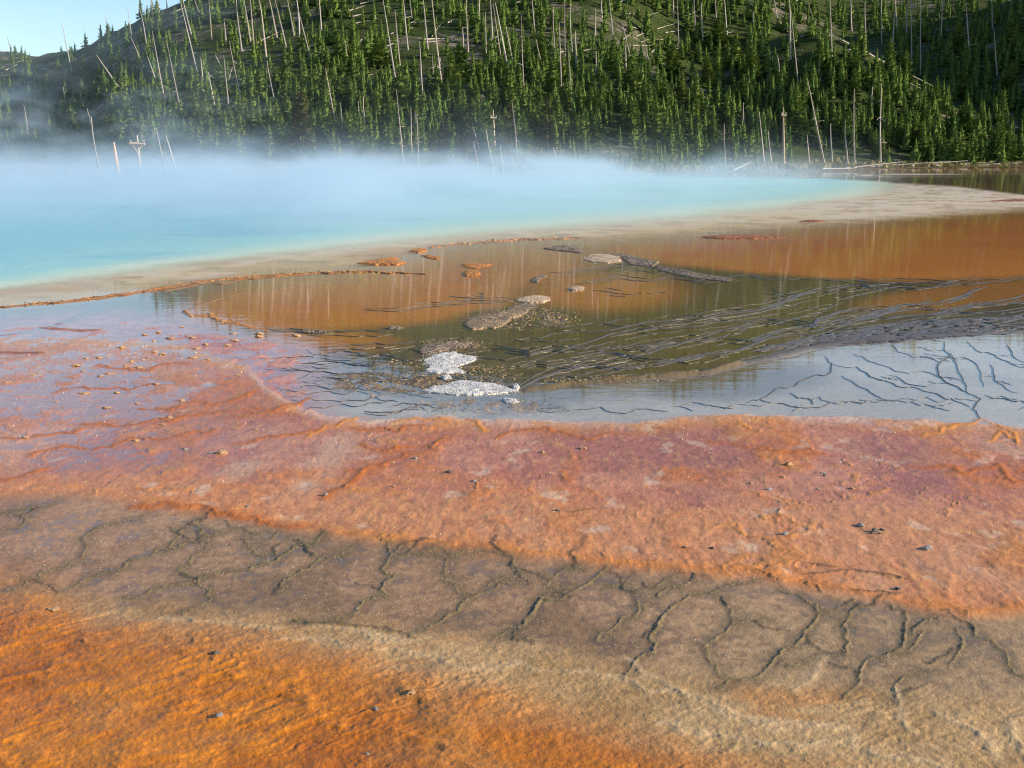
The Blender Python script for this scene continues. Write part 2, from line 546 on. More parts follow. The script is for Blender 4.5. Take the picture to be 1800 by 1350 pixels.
# flow ridges of the middle pools
FLOW = [
    ([(930, 684), (1010, 676), (1090, 668), (1170, 662), (1240, 657), (1300, 640), (1360, 628), (1420, 612), (1500, 600), (1600, 592), (1700, 588), (1830, 580)], 0.10, 0.085),
    ([(1350, 624), (1450, 600), (1560, 585), (1700, 574), (1830, 564)], 0.12, 0.07),
    ([(910, 597), (1075, 580), (1150, 565), (1250, 557), (1335, 545), (1380, 530), (1420, 515), (1470, 507), (1560, 503), (1690, 500)], 0.075, 0.05),
    ([(900, 640), (975, 620), (1065, 590), (1120, 577), (1200, 575), (1300, 565), (1380, 562), (1430, 570), (1437, 560), (1500, 542), (1575, 537), (1650, 532), (1720, 505)], 0.075, 0.055),
    ([(1090, 612), (1180, 600), (1250, 595), (1320, 600), (1380, 580), (1425, 575), (1500, 565), (1575, 545), (1675, 545), (1830, 522)], 0.085, 0.06),
    ([(1000, 630), (1070, 620), (1180, 630)], 0.05, 0.04),
    ([(1030, 655), (1100, 645), (1180, 635), (1230, 625), (1300, 615), (1350, 595), (1450, 585), (1525, 580), (1625, 565), (1830, 548)], 0.085, 0.065),
    ([(1220, 495), (1350, 492), (1500, 492), (1600, 497), (1700, 500), (1830, 488)], 0.10, 0.05),
    ([(1150, 560), (1180, 555), (1270, 550), (1350, 540), (1400, 525)], 0.05, 0.04),
    ([(1340, 515), (1380, 522), (1425, 512)], 0.05, 0.035),
    ([(1600, 555), (1690, 538), (1760, 528), (1830, 512)], 0.09, 0.05),
    ([(1650, 530), (1690, 520), (1735, 503)], 0.06, 0.04),
    ([(1440, 575), (1530, 560), (1640, 553), (1830, 536)], 0.09, 0.06),
    ([(900, 690), (960, 660), (1040, 640), (1110, 632)], 0.05, 0.04),
    ([(860, 612), (930, 622), (1010, 612), (1090, 600)], 0.05, 0.035),
    ([(880, 650), (950, 640), (1030, 628)], 0.05, 0.035),
    ([(870, 570), (960, 575), (1040, 568), (1150, 575)], 0.05, 0.03),
    ([(640, 545), (760, 538), (850, 533), (905, 528)], 0.05, 0.035),
    ([(420, 578), (480, 580), (560, 583), (640, 580), (710, 577)], 0.05, 0.035),
    ([(560, 610), (650, 604), (740, 600), (830, 592)], 0.05, 0.03),
    ([(965, 478), (1080, 470), (1200, 472)], 0.05, 0.03),
    ([(1000, 500), (1090, 490), (1180, 488), (1290, 492)], 0.06, 0.035),
    ([(790, 520), (850, 522), (846, 528)], 0.04, 0.03),
    ([(1040, 510), (1100, 517), (1170, 515)], 0.04, 0.03),
]
fl = random.Random(3)
MAIN = FLOW[0][0]
ridge(MAIN, 0.075, 0.031, (0.12, 0.09, 0.055), 0.85, 0.9, halo=0.16, halo_rgb=(0.10, 0.08, 0.045))
ridge(MAIN[:6], 0.05, 0.018, GOLD, 0.75, 0.5)
# thin scum lines over the near puddle
CRACK = [
    [(1465, 640), (1540, 665), (1600, 680), (1660, 700), (1705, 715)],
    [(1660, 600), (1670, 625), (1650, 640), (1650, 660), (1690, 685), (1725, 700), (1710, 720), (1725, 735)],
    [(1700, 600), (1725, 620), (1770, 635), (1830, 652)],
    [(1450, 625), (1460, 655), (1420, 665), (1395, 680), (1350, 695), (1310, 710)],
    [(1390, 690), (1420, 700), (1430, 710)], [(1565, 605), (1600, 625), (1635, 630), (1680, 630), (1725, 655), (1730, 680)],
    [(1730, 695), (1760, 700), (1830, 715)], [(1770, 605), (1780, 625), (1830, 640)], [(1670, 620), (1690, 660), (1700, 690)],
    [(1500, 622), (1560, 645), (1610, 655), (1660, 668)], [(1540, 702), (1600, 706), (1670, 722)], [(1310, 712), (1400, 716), (1480, 706), (1540, 702)],
    [(940, 716), (1010, 720), (1100, 727), (1180, 722)], [(1180, 715), (1240, 712), (1310, 712)],
    [(500, 643), (560, 648), (640, 640), (720, 636)], [(470, 664), (520, 672), (600, 669), (700, 668)], [(490, 688), (560, 690), (640, 686), (720, 690)],
    [(510, 702), (580, 704), (660, 697), (760, 699)], [(440, 628), (520, 632), (600, 626), (700, 628)], [(640, 726), (720, 716), (790, 712)],
    [(520, 668), (545, 655), (575, 645)], [(560, 718), (640, 712), (700, 706)],
    [(1480, 660), (1530, 690), (1560, 702)], [(1560, 660), (1590, 672), (1640, 676)], [(1740, 640), (1750, 670), (1790, 690)],
]
wl = random.Random(12)
CRACK = [wander(p, wl, 0.12, 3) for p in CRACK]
n_crack = len(CRACK)
for pts in list(CRACK):
    for q in range(2):
        p0 = wl.choice(pts)
        dx, dy = wl.choice((-1, 1)) * wl.uniform(15, 55), wl.uniform(-9, 9)
        CRACK.append(wander([p0, (p0[0] + dx * 0.5, p0[1] + dy * 0.3 + wl.uniform(-3, 3)), (p0[0] + dx, p0[1] + dy)], wl, 0.14, 3))
for pts in ([(1725, 735), (1690, 745), (1660, 752), (1650, 764), (1620, 770)], [(1725, 735), (1760, 750), (1785, 760), (1790, 780)], [(1740, 775), (1760, 758), (1785, 770)], [(690, 745), (730, 735), (790, 738)], [(1300, 742), (1320, 755)], [(820, 738), (850, 760)], [(640, 735), (580, 752), (540, 770)]):
    ridge(wander(pts, wl, 0.16, 3), 0.014, 0.006, (0.66, 0.25, 0.025), 0.85, 0.4, halo=0.05, halo_rgb=(0.62, 0.25, 0.06))
# scum ridges of the brown strip
STRIP = [
    [(-20, 908), (0, 904), (47, 894), (98, 883)], [(26, 901), (54, 907), (49, 920), (0, 932)],
    [(259, 904), (223, 914), (171, 927), (158, 940), (161, 961), (140, 982), (114, 997), (67, 1018), (10, 1039)],
    [(425, 927), (394, 935), (363, 940), (321, 956), (290, 966), (249, 982), (218, 997), (171, 1013), (135, 1028), (111, 1041)],
    [(363, 940), (358, 966), (332, 987), (306, 1002), (342, 1023), (363, 1039), (358, 1060), (321, 1080)],
    [(560, 940), (518, 961), (482, 982), (446, 997), (404, 1005), (363, 1013), (332, 1026), (270, 1034), (207, 1054)],
    [(425, 945), (435, 971), (456, 982), (482, 980)], [(622, 961), (596, 982), (560, 982), (518, 1008), (492, 1023), (482, 1044)],
    [(674, 961), (679, 982), (669, 1002), (684, 1018), (664, 1039), (679, 1047), (632, 1060), (622, 1080), (575, 1091), (518, 1093)],
    [(679, 980), (716, 977), (773, 983), (778, 994), (769, 1010), (800, 1026), (802, 1037), (816, 1048)],
    [(929, 1026), (898, 1028), (867, 1034), (840, 1046), (813, 1059), (804, 1072), (769, 1097), (733, 1110)],
    [(740, 968), (833, 973), (867, 979), (893, 990), (896, 1001), (916, 1008), (871, 1021), (851, 1032)],
    [(1000, 1034), (982, 1043), (947, 1057), (936, 1072), (929, 1090), (916, 1103), (887, 1112), (867, 1123)],
    [(991, 1003), (969, 1017), (960, 1030), (978, 1037)],
    [(1061, 1003), (1019, 1034), (993, 1049), (952, 1052), (931, 1080), (916, 1101), (900, 1117)],
    [(1107, 1034), (1123, 1060), (1123, 1080), (1076, 1106), (1045, 1132)],
    [(1335, 1018), (1284, 1028), (1253, 1041), (1190, 1060), (1164, 1091), (1144, 1122), (1149, 1148), (1118, 1161), (1097, 1189)],
    [(1273, 1049), (1289, 1070), (1289, 1096), (1263, 1117), (1242, 1132), (1263, 1168), (1284, 1194)],
    [(1372, 1034), (1418, 1060), (1439, 1080), (1413, 1111), (1398, 1137), (1361, 1158), (1346, 1179), (1304, 1194), (1263, 1210)],
    [(1517, 1065), (1496, 1075), (1481, 1101), (1491, 1132), (1486, 1155), (1444, 1163), (1398, 1168), (1372, 1163)],
    [(1563, 1065), (1595, 1085), (1589, 1117), (1584, 1142), (1553, 1158), (1517, 1168), (1512, 1199), (1486, 1225)],
    [(1652, 1088), (1626, 1091), (1600, 1117), (1626, 1111), (1605, 1137), (1579, 1148)],
    [(1636, 1184), (1574, 1205), (1584, 1236)], [(1709, 1096), (1740, 1132), (1771, 1174), (1830, 1210)],
    [(330, 925), (310, 945), (300, 960), (290, 966)], [(363, 940), (345, 930), (350, 915)], [(440, 935), (475, 940), (460, 955)],
    [(500, 950), (530, 955), (560, 950)], [(1190, 1010), (1150, 1028), (1120, 1040)], [(1350, 1085), (1289, 1096)], [(1680, 1105), (1690, 1140), (1670, 1170)],
    [(1230, 1020), (1180, 1030), (1160, 1045)], [(700, 962), (690, 972), (679, 980)], [(1020, 1000), (985, 1003)], [(1500, 1062), (1440, 1080)], [(1110, 1014), (1095, 1030), (1061, 1034)],
]
big = {3, 5, 8, 10, 14, 16, 18, 19, 20}
STRIP = [wander(p, wl, 0.14, 2) for p in STRIP]
n_strip = len(STRIP)
for k, pts in enumerate(list(STRIP)):
    for q in range(1):
        p0 = wl.choice(pts)
        dx, dy = wl.uniform(-60, 60), wl.choice((-1, 1)) * wl.uniform(8, 36)
        STRIP.append(wander([p0, (p0[0] + dx * 0.4 + wl.uniform(-6, 6), p0[1] + dy * 0.5), (p0[0] + dx, p0[1] + dy)], wl, 0.17, 3))
for k, pts in enumerate(STRIP):
    b = 0.80 if k in big else 0.55 if k < n_strip else 0.42
    if k >= n_strip:
        ridge(pts, 0.010, 0.0035, (0.09, 0.068, 0.035), 0.7, 0.4)
        continue
    ridge([(px - 3, py + 2) for px, py in pts], 0.013 * b, 0.001, (0.085, 0.065, 0.036), 0.6, 0.5)  # dark line offset from each ridge: its shaded side painted in
    ridge(pts, 0.0075 * b, 0.0050 * b, (0.25, 0.18, 0.078), 0.75, 0.3, halo=0.045, halo_rgb=(0.14, 0.10, 0.05))
# pale ridges of the tan apron
for pts in ([(900, 1168), (952, 1179), (1030, 1184), (1087, 1194), (1133, 1220), (1190, 1223), (1253, 1241), (1315, 1257), (1392, 1267), (1460, 1277), (1501, 1282)],
            [(1159, 1272), (1211, 1282), (1294, 1298), (1356, 1308), (1434, 1306), (1501, 1298)], [(1507, 1293), (1496, 1314), (1548, 1329), (1626, 1340), (1700, 1365)],
            [(1830, 1250), (1776, 1267), (1781, 1298), (1810, 1335)], [(508, 1122), (570, 1127), (612, 1137), (664, 1137), (726, 1148), (778, 1155), (829, 1174), (900, 1174)],
            [(280, 1091), (363, 1093), (425, 1096), (500, 1104)], [(1574, 1210), (1584, 1236), (1584, 1267), (1605, 1293)], [(1100, 1160), (1130, 1190), (1190, 1222)], [(1440, 1163), (1430, 1190), (1400, 1210)],
            [(560, 1100), (640, 1112), (720, 1132)], [(1650, 1250), (1720, 1290), (1760, 1340)]):
    ridge(pts, 0.018, 0.0036, (0.56, 0.40, 0.22), 0.5, 0.35)
# dark rim line at the strip's foot
ridge([(518, 1093), (600, 1096), (680, 1112), (740, 1122)], 0.012, 0.004, (0.10, 0.07, 0.03), 0.6, 0.5)
# crust lines along the pool's rim
RIMS = ([(-30, 543), (0, 540), (60, 534), (130, 528), (180, 522), (260, 510), (340, 497), (430, 488), (520, 482), (600, 478), (680, 480), (745, 482)], [(755, 436), (800, 430), (860, 425), (940, 421), (1020, 419)])
ridge([(175, 524), (215, 519), (260, 511)], 0.09, 0.02, (0.08, 0.05, 0.03), 0.8, 0.3)
ridge([(0, 590), (40, 584), (60, 580), (90, 574), (110, 565), (150, 550), (185, 538)], 0.045, 0.004, (0.16, 0.12, 0.11), 0.6, 0.9)
ridge([(0, 620), (40, 621), (80, 620)], 0.03, 0.02, (0.14, 0.06, 0.03), 0.8, 0.4)
ridge([(325, 548), (345, 538), (390, 525), (430, 515), (520, 505), (640, 492)], 0.03, 0.014, (0.30, 0.16, 0.09), 0.5, 0.8)
ridge([(320, 545), (335, 555), (370, 556), (390, 565), (430, 572), (470, 580)], 0.028, 0.024, (0.50, 0.22, 0.08), 0.7, 0.3)
ridge([(80, 577), (140, 581), (180, 580)], 0.03, 0.02, (0.35, 0.16, 0.07), 0.8, 0.4)
# rust streaks of the left flats
for pts in ([(240, 720), (320, 716), (420, 700), (440, 690)], [(150, 745), (260, 742), (380, 728), (470, 720)], [(420, 735), (500, 715), (540, 700)], [(0, 770), (80, 762), (150, 752)], [(60, 800), (180, 785), (300, 770), (380, 757)],
            [(0, 845), (40, 838), (80, 825)], [(410, 780), (500, 765), (560, 758)], [(570, 880), (620, 850), (680, 815), (730, 795)], [(640, 780), (700, 790), (780, 770)], [(620, 755), (680, 758), (740, 750)],
            [(100, 690), (180, 684), (260, 676)], [(180, 640), (260, 650), (340, 640)], [(880, 770), (990, 760), (1080, 765)], [(1240, 780), (1340, 790), (1450, 800)], [(1600, 820), (1700, 835), (1800, 850)],
            [(240, 890), (300, 885), (390, 905), (520, 930)]):
    pts = wander(pts, wl, 0.14, 3)
    ridge(pts, 0.022, 0.006, (0.48, 0.14, 0.015), 0.8, 0.4, halo=0.06, halo_rgb=(0.42, 0.13, 0.05))
for pts in ([(1420, 1010), (1500, 1005), (1560, 1012), (1600, 1022)], [(1500, 1040), (1580, 1048)], [(1000, 905), (1040, 900)], [(1420, 993), (1470, 999)]):
    ridge(pts, 0.012, 0.006, (0.16, 0.09, 0.04), 0.8, 0.3)
# crumbly grey-brown flats round the white mounds
for cx, cy, rx, ry, a in ((700, 672, 130, 26, 0.9), (830, 660, 90, 24, 0.9), (800, 608, 75, 14, 0.8), (905, 562, 110, 24, 0.85), (960, 556, 80, 18, 0.6), (850, 715, 160, 18, 0.6), (690, 640, 80, 12, 0.5)):
    q = ell(cx, cy, rx, ry) + 0.25 * N2 + 0.25 * N1
    mm = ss(1.15, 0.6, q)
    hgt += mm * a * (0.0065 + 0.008 * fbm(XX * 9, YY * 4, 231, 2))
    colr = blend(colr, mm * a * 0.9, grade(V(0.085, 0.06, 0.035), V(0.30, 0.20, 0.085), ss(-0.3, 0.5, fbm(XX * 34, YY * 7, 233, 2))))
    wet = wet * (1 - mm * 0.6) + 0.3 * mm * 0.6
band = ss(1280, 1560, WX) * np.exp(-((WY - curve([(1200, 640), (1400, 600), (1600, 574), (1830, 555)], WX)) / 20) ** 2)
hgt += band * (0.003 + 0.010 * fbm(XX * 2.2 + 2 * YY, YY * 3.5, 311, 3))
colr = blend(colr, 0.8 * band, V(0.12, 0.085, 0.06))
wet = np.maximum(wet, 0.92 * band)

SPK = fbm(XX * 55, YY * 30, 241, 2)
colr *= (1 + 0.30 * m_for * patch * skin)[..., None]
FIL = fbm(xr * 5 + 1.5 * N2, yr * 46 + 3 * N2, 243, 2)
colr *= (1 + 0.16 * m_for * FIL)[..., None]
colr *= (1 + 0.12 * N3 + 0.06 * N2 + 0.17 * SPK)[..., None]
colr = np.clip(colr, 0.004, 0.85)
wet = np.clip(wet, 0, 1)

idx = np.arange(NR * NC, dtype=np.int32).reshape(NR, NC)
faces = np.stack([idx[:-1, :-1], idx[:-1, 1:], idx[1:, 1:], idx[1:, :-1]], -1).reshape(-1, 4)
me = mesh_np('ground', np.stack([XX, YY, hgt], -1).reshape(-1, 3), faces)
color_attr(me, colr.reshape(-1, 3))
float_attr(me, 'wet', wet)

m, nt, out = material('bacterial_mat')
k = NT(nt)
colA = k.n('Attribute', attribute_name='Col').outputs[0]
wetA = k.n('Attribute', attribute_name='wet').outputs[2]
co = k.mapped((1, 1, 1))
g1 = k.noise(co, 90, 4, 0.65)
g2 = k.noise(co, 320, 2, 0.6)
grain = k.maprange(k.math('ADD', k.math('MULTIPLY', g1, 0.6), k.math('MULTIPLY', g2, 0.4)), 0.3, 0.7, 0.72, 1.22)  # tone variation from the fine grain noise
base = k.mix(1.0, colA, k.n('CombineXYZ', {0: grain, 1: grain, 2: grain}).outputs[0], 'MULTIPLY')
rgh = k.math('ADD', k.maprange(wetA, 0.0, 1.0, 0.85, 0.16), k.maprange(g1, 0.3, 0.7, -0.07, 0.07))
b1 = k.n('Bump', {'Strength': 0.7, 'Distance': 0.005, 'Height': g1})
b2 = k.n('Bump', {'Strength': 0.6, 'Distance': 0.002, 'Height': g2, 'Normal': b1.outputs[0]})
p = k.n('BsdfPrincipled', {'Base Color': base, 'Roughness': rgh, 'IOR': 1.4, 'Normal': b2.outputs[0]})
k.link(p.outputs[0], out.inputs[0])
GROUND = link('ground', me, m, kind='structure')


def wet_rock(name, a, b, c, rough):
    m, nt, out = material(name)
    k = NT(nt)
    co = k.mapped((1, 1, 1))
    n = k.noise(co, 18, 4, 0.65)
    n2 = k.noise(co, 70, 3, 0.6)
    cc = k.mix(k.maprange(n2, 0.52, 0.66), k.mix(k.maprange(n, 0.4, 0.6), a, b), c)
    bp = k.n('Bump', {'Strength': 0.6, 'Distance': 0.006, 'Height': n2})
    p = k.n('BsdfPrincipled', {'Base Color': cc, 'Roughness': rough, 'IOR': 1.55, 'Normal': bp.outputs[0]})
    k.link(p.outputs[0], out.inputs[0])
    return m


M_RIDGE = wet_rock('wet_dark_scum', (0.055, 0.048, 0.042), (0.10, 0.088, 0.075), (0.14, 0.12, 0.095), 0.36)
M_LINE = wet_rock('dark_scum_line', (0.05, 0.042, 0.034), (0.10, 0.08, 0.055), (0.16, 0.12, 0.07), 0.45)
M_RIM = wet_rock('orange_rim_crust', (0.34, 0.13, 0.03), (0.17, 0.075, 0.03), (0.06, 0.04, 0.03), 0.7)


def crust_line(name, pts, half, height, mat, rng, fade=True, base=-0.02):
    """A low crust that follows a line traced on the photograph: rounded section, uneven width and crest."""
    w = np.array([G(px, py)[:2] for px, py in pts])
    seg = np.hypot(*np.diff(w, axis=0).T)
    cum = np.concatenate([[0], np.cumsum(seg)])
    n = int(np.clip(cum[-1] / (0.0016 * w[:, 1].mean()), 8, 260))
    t = np.linspace(0, cum[-1], n)
    p = np.stack([np.interp(t, cum, w[:, 0]), np.interp(t, cum, w[:, 1])], -1)
    d = np.gradient(p, axis=0)
    d /= np.maximum(np.hypot(d[:, 0], d[:, 1]), 1e-9)[:, None]
    nr = np.stack([-d[:, 1], d[:, 0]], -1)
    f = t / cum[-1]
    sd = int(rng.random() * 900)
    env = (np.sin(np.pi * np.clip(f, 0.001, 0.999)) ** 0.35 if fade else np.ones(n)) * (0.75 + 0.5 * vnoise(t * 2.3, t * 0 + sd, 801))
    hn = 0.85 + 0.3 * vnoise(t * 9, t * 0 + sd, 803)
    rows = []
    for q, (o_, z_) in enumerate(((-1.0, 0.0), (-0.62, 0.62), (-0.15, 1.0), (0.3, 0.92), (0.7, 0.5), (1.0, 0.0))):
        j = 1 + 0.35 * (vnoise(t * 22, t * 0 + sd + 7 * q, 805) - 0.5)
        x = p + nr * (half * env * o_ * j)[:, None]
        z = np.full(n, -0.0062) if z_ == 0 else height * env * hn * z_ * (0.8 + 0.4 * vnoise(t * 26, t * 0 + sd + 3 * q, 807))
        rows.append(np.concatenate([x, z[:, None]], -1))
    v = np.stack(rows, 1)
    k_ = v.shape[1]
    ix = np.arange(n * k_).reshape(n, k_)
    fc = np.stack([ix[:-1, :-1], ix[:-1, 1:], ix[1:, 1:], ix[1:, :-1]], -1).reshape(-1, 4)
    return link(name, mesh_np(name, v.reshape(-1, 3), fc), mat, parent=GROUND)


for pts, wd, h in FLOW:
    pts = wander(pts, fl, 0.045, 3)
    crust_line('scum_ridge', pts, wd * 0.34, 0.0035 + h * 0.055, M_RIDGE, fl)
    for q in range(2):                                  # thinner companions
        off = fl.choice((-1, 1)) * fl.uniform(3, 9)
        i0 = fl.randrange(0, max(1, len(pts) // 2))
        i1 = min(len(pts), i0 + fl.randrange(max(4, len(pts) // 3), len(pts) + 3))
        if i1 - i0 > 3:
            cp = [(px, py + off + 1.5 * math.sin(px * 0.05 + q)) for px, py in pts[i0:i1]]
            crust_line('scum_ridge', cp, wd * fl.uniform(0.10, 0.20), fl.uniform(0.003, 0.005), M_RIDGE, fl)
for q in range(46):                                     # fine lines that run with the flow
    x0, y0 = fl.uniform(870, 1500), fl.uniform(0, 1)
    top, bot = curve([(860, 600), (1100, 560), (1400, 505), (1800, 500)], x0), curve(C_RIDGE, x0) - 8
    y0 = top + (bot - top) * y0
    L, sl_ = fl.uniform(60, 260), -fl.uniform(0.08, 0.22) * (x0 > 1000) - 0.03
    crust_line('scum_ridge', wander([(x0, y0), (x0 + L * 0.4, y0 + L * 0.4 * sl_ + fl.uniform(-3, 3)), (x0 + L, y0 + L * sl_)], fl, 0.06, 4), fl.uniform(0.008, 0.016), fl.uniform(0.0025, 0.0045), M_RIDGE, fl)
for q in range(34):                                     # packed ridges of the broad band
    f0 = fl.uniform(-14, 20)
    x0, x1 = fl.uniform(1290, 1560), fl.uniform(1640, 1840)
    bp = [(x, curve([(1200, 640), (1400, 604), (1600, 578), (1840, 560)], x) + f0 * float(ss(1260, 1620, x)) + fl.uniform(-1, 1)) for x in np.linspace(x0, x1, 7)]
    crust_line('scum_ridge', wander(bp, fl, 0.06, 3), fl.uniform(0.025, 0.05), fl.uniform(0.009, 0.016), M_RIDGE, fl)
for q in range(30):                                     # dark lines in the inner end of the puddle
    x0, y0 = fl.uniform(430, 800), fl.uniform(604, 726)
    if y0 > curve(C_PUDDLE_BOT, x0) - 6 or y0 < curve([(430, 622), (560, 605), (900, 598)], x0):
        continue
    L = fl.uniform(50, 190)
    crust_line('scum_line', wander([(x0, y0), (x0 + L * 0.5, y0 + fl.uniform(-4, 3)), (x0 + L, y0 + fl.uniform(-8, 3))], fl, 0.07, 4), fl.uniform(0.007, 0.016), fl.uniform(0.003, 0.006), M_LINE, fl)
for k, pts in enumerate(CRACK):
    main = k < n_crack
    crust_line('scum_line', pts, (0.010 if k in (0, 1, 3) else 0.006) if main else 0.0035, 0.0028 if main else 0.002, M_LINE, fl)
for pts in RIMS:
    crust_line('rim_crust', wander(pts, fl, 0.03, 3), 0.034, 0.017, M_RIM, fl, fade=False)
    crust_line('rim_crust', wander([(px + 6, py + 2.5) for px, py in pts[2:-1]], fl, 0.05, 3), 0.020, 0.010, M_RIM, fl)

# ------------------------------------------------------------------ shallow water over the flats, and the hot pool
wv = np.array([[-400, 1.0, 0], [400, 1.0, 0], [400, 330, 0], [-400, 330, 0]], dtype=float)
me = mesh_np('shallow_water', wv, [[0, 1, 2, 3]])
m, nt, out = material('clear_shallow_water')
k = NT(nt)
co = k.mapped((2.2, 5.0, 1))
w1 = k.noise(co, 1.0, 3, 0.5, 0.3)
w2 = k.noise(k.mapped((9, 22, 1)), 1.0, 2, 0.5)
bump = k.n('Bump', {'Strength': 1.0, 'Distance': 0.0010, 'Height': k.math('ADD', w1, k.math('MULTIPLY', w2, 0.22))})
fr = k.fresnel(bump.outputs[0])
gl = k.n('BsdfGlossy', {'Color': (1, 1, 1, 1), 'Roughness': 0.035, 'Normal': bump.outputs[0]})
tr = k.n('BsdfTransparent', {'Color': (0.99, 0.95, 0.82, 1)})
mx = k.n('MixShader', {0: k.math('MULTIPLY', fr, 0.88), 1: tr.outputs[0], 2: gl.outputs[0]})
k.link(mx.outputs[0], out.inputs[0])
link('shallow_water', me, m, kind='structure')

rs = slice(np.searchsorted(YR, 10), np.searchsorted(YR, 140), 1)
sub = np.zeros((NR, NC), dtype=bool)
sub[rs, :] = True
shelf_cover = (0.72 - 0.30 * ss(0.0, 0.5, fbm(XX * 1.3, YY * 1.0, 404, 3))) * ss(4, -16, d_shelf + 3 * N1) * ss(-2, 3, PY - np.maximum(curve([(-900, 330), (1250, 313), (1400, 315), (1550, 320), (1680, 328), (1800, 343), (2700, 480)], PX), 300))
pool_cover = np.maximum(ss(26, -8, d_aqua) * ss(-3.5, 1.0, PY - curve(C_POOL_TOP, PX)) * ss(1680, 1500, PX), shelf_cover)
keep = pool_cover > 0.002
fk = keep.reshape(-1)[faces].any(1)
pf = faces[fk]
used, inv = np.unique(pf, return_inverse=True)
pf = inv.reshape(pf.shape)
pv = np.stack([XX, YY, np.full_like(XX, 0.004)], -1).reshape(-1, 3)[used]
deep = ss(0, -75, d_aqua)
pcol = grade(V(0.70, 0.54, 0.28), V(0.80, 0.68, 0.46), ss(30, 5, d_aqua))
pcol = blend(pcol, ss(12, -4, d_aqua) * ss(1690, 1460, PX), V(0.62, 0.72, 0.52))
pcol = blend(pcol, ss(2, -26, d_aqua) * ss(1620, 1420, PX), V(0.36, 0.66, 0.60))
pcol = blend(pcol, ss(1300, 1560, PX) * ss(-6, 10, d_aqua), V(0.86, 0.74, 0.57))
pcol = blend(pcol, 0.5 * ss(0.1, 0.6, fbm(XX * 0.8, YY * 0.9, 402, 3)) * ss(-20, 5, d_aqua), V(0.82, 0.70, 0.60))  # pale flecks painted in for sparkle on the rippled shelf
pcol = blend(pcol, 0.5 * ss(0.1, 0.6, fbm(XX * 0.4, YY * 0.5, 403, 3)) * ss(-10, 10, d_aqua), V(0.48, 0.26, 0.09))
pcol = blend(pcol, 0.85 * deep * ss(1250, 500, PX), V(0.22, 0.51, 0.61))
pcol = blend(pcol, 0.35 * ss(0.0, 0.6, fbm(XX * 0.3, YY * 0.5, 401, 4)) * ss(0, -30, d_aqua), V(0.12, 0.40, 0.58))
me = mesh_np('hot_spring_pool', pv, pf)
color_attr(me, pcol.reshape(-1, 3)[used])
float_attr(me, 'cover', pool_cover.reshape(-1)[used])
m, nt, out = material('turquoise_spring_water')
k = NT(nt)
colA = k.n('Attribute', attribute_name='Col').outputs[0]
cov = k.n('Attribute', attribute_name='cover').outputs[2]
w1 = k.noise(k.mapped((1.2, 3.5, 1)), 1.0, 4, 0.6, 0.4)
w2 = k.noise(k.mapped((6, 14, 1)), 1.0, 3, 0.6)
bump = k.n('Bump', {'Strength': 1.0, 'Distance': 0.035, 'Height': k.math('ADD', w1, k.math('MULTIPLY', w2, 0.3))})
df = k.n('BsdfDiffuse', {'Color': colA, 'Normal': bump.outputs[0]})
gl = k.n('BsdfGlossy', {'Color': (1, 1, 1, 1), 'Roughness': 0.14, 'Normal': bump.outputs[0]})
fr = k.fresnel(bump.outputs[0])
surf = k.n('MixShader', {0: k.math('MULTIPLY', fr, 0.36), 1: df.outputs[0], 2: gl.outputs[0]})
tr = k.n('BsdfTransparent')
mx = k.n('MixShader', {0: cov, 1: tr.outputs[0], 2: surf.outputs[0]})
k.link(mx.outputs[0], out.inputs[0])
link('hot_spring_pool', me, m, kind='structure')

# ------------------------------------------------------------------ hillside
HD0 = [(-1500, 230), (-600, 225), (0, 205), (110, 190), (190, 152), (260, 132), (400, 130), (700, 136), (900, 143), (1100, 150), (1300, 168), (1500, 178), (1700, 186), (1800, 188), (2100, 185), (3300, 180)]
HDR = [(-1500, 420), (0, 410), (150, 380), (260, 350), (400, 360), (900, 410), (1400, 420), (1800, 400), (3300, 380)]
HSKY = [(-1500, 60), (-600, 90), (0, 100), (70, 104), (150, 94), (240, 56), (320, 20), (390, -4), (600, -72), (900, -125), (1100, -145), (1280, -138), (1380, -95), (1480, -52), (1800, -32), (2200, -90), (3300, -160)]


def hill(x, y):
    x, y = np.asarray(x, dtype=float), np.asarray(y, dtype=float)
    yy = np.maximum(y, 1.0)
    a = CX + 2199.0 * x / yy
    d0, dr = curve(HD0, a), curve(HDR, a)
    zr = CAM_H + (HORIZON - curve(HSKY, a)) / F_PX * dr
    t = (yy - d0) / (dr - d0)
    sh = np.where(t < 0, 0.0, np.where(t < 1, np.clip(t, 0, 1) ** 1.18, 1 - 0.25 * np.clip(t - 1, 0, 2)))
    z = zr * sh
    bx = 0.2455 * 222
    z = z + 13.0 * np.exp(-((x - bx) / 17) ** 2 - ((y - 222) / 20) ** 2)            # wooded knoll
    z = z - 11.0 * np.exp(-((x - 0.15 * 268) / 16) ** 2 - ((y - 262) / 26) ** 2)       # hollow behind it
    z = z + 40 * np.exp(-((x - 150) / 38) ** 2 - ((y - 250) / 60) ** 2)               # unseen spur beyond the frame, raised to throw shadow on the slope past the knoll
    z = z + np.clip(t, 0, 0.3) / 0.3 * (3.4 * fbm(x * 0.022, y * 0.022, 501, 4) + 0.8 * fbm(x * 0.11, y * 0.11, 507, 3))
    return np.where(t < 0, -0.7, z - 0.7)


def surf_z(x, y):
    return np.maximum(hill(x, y), 0.2)


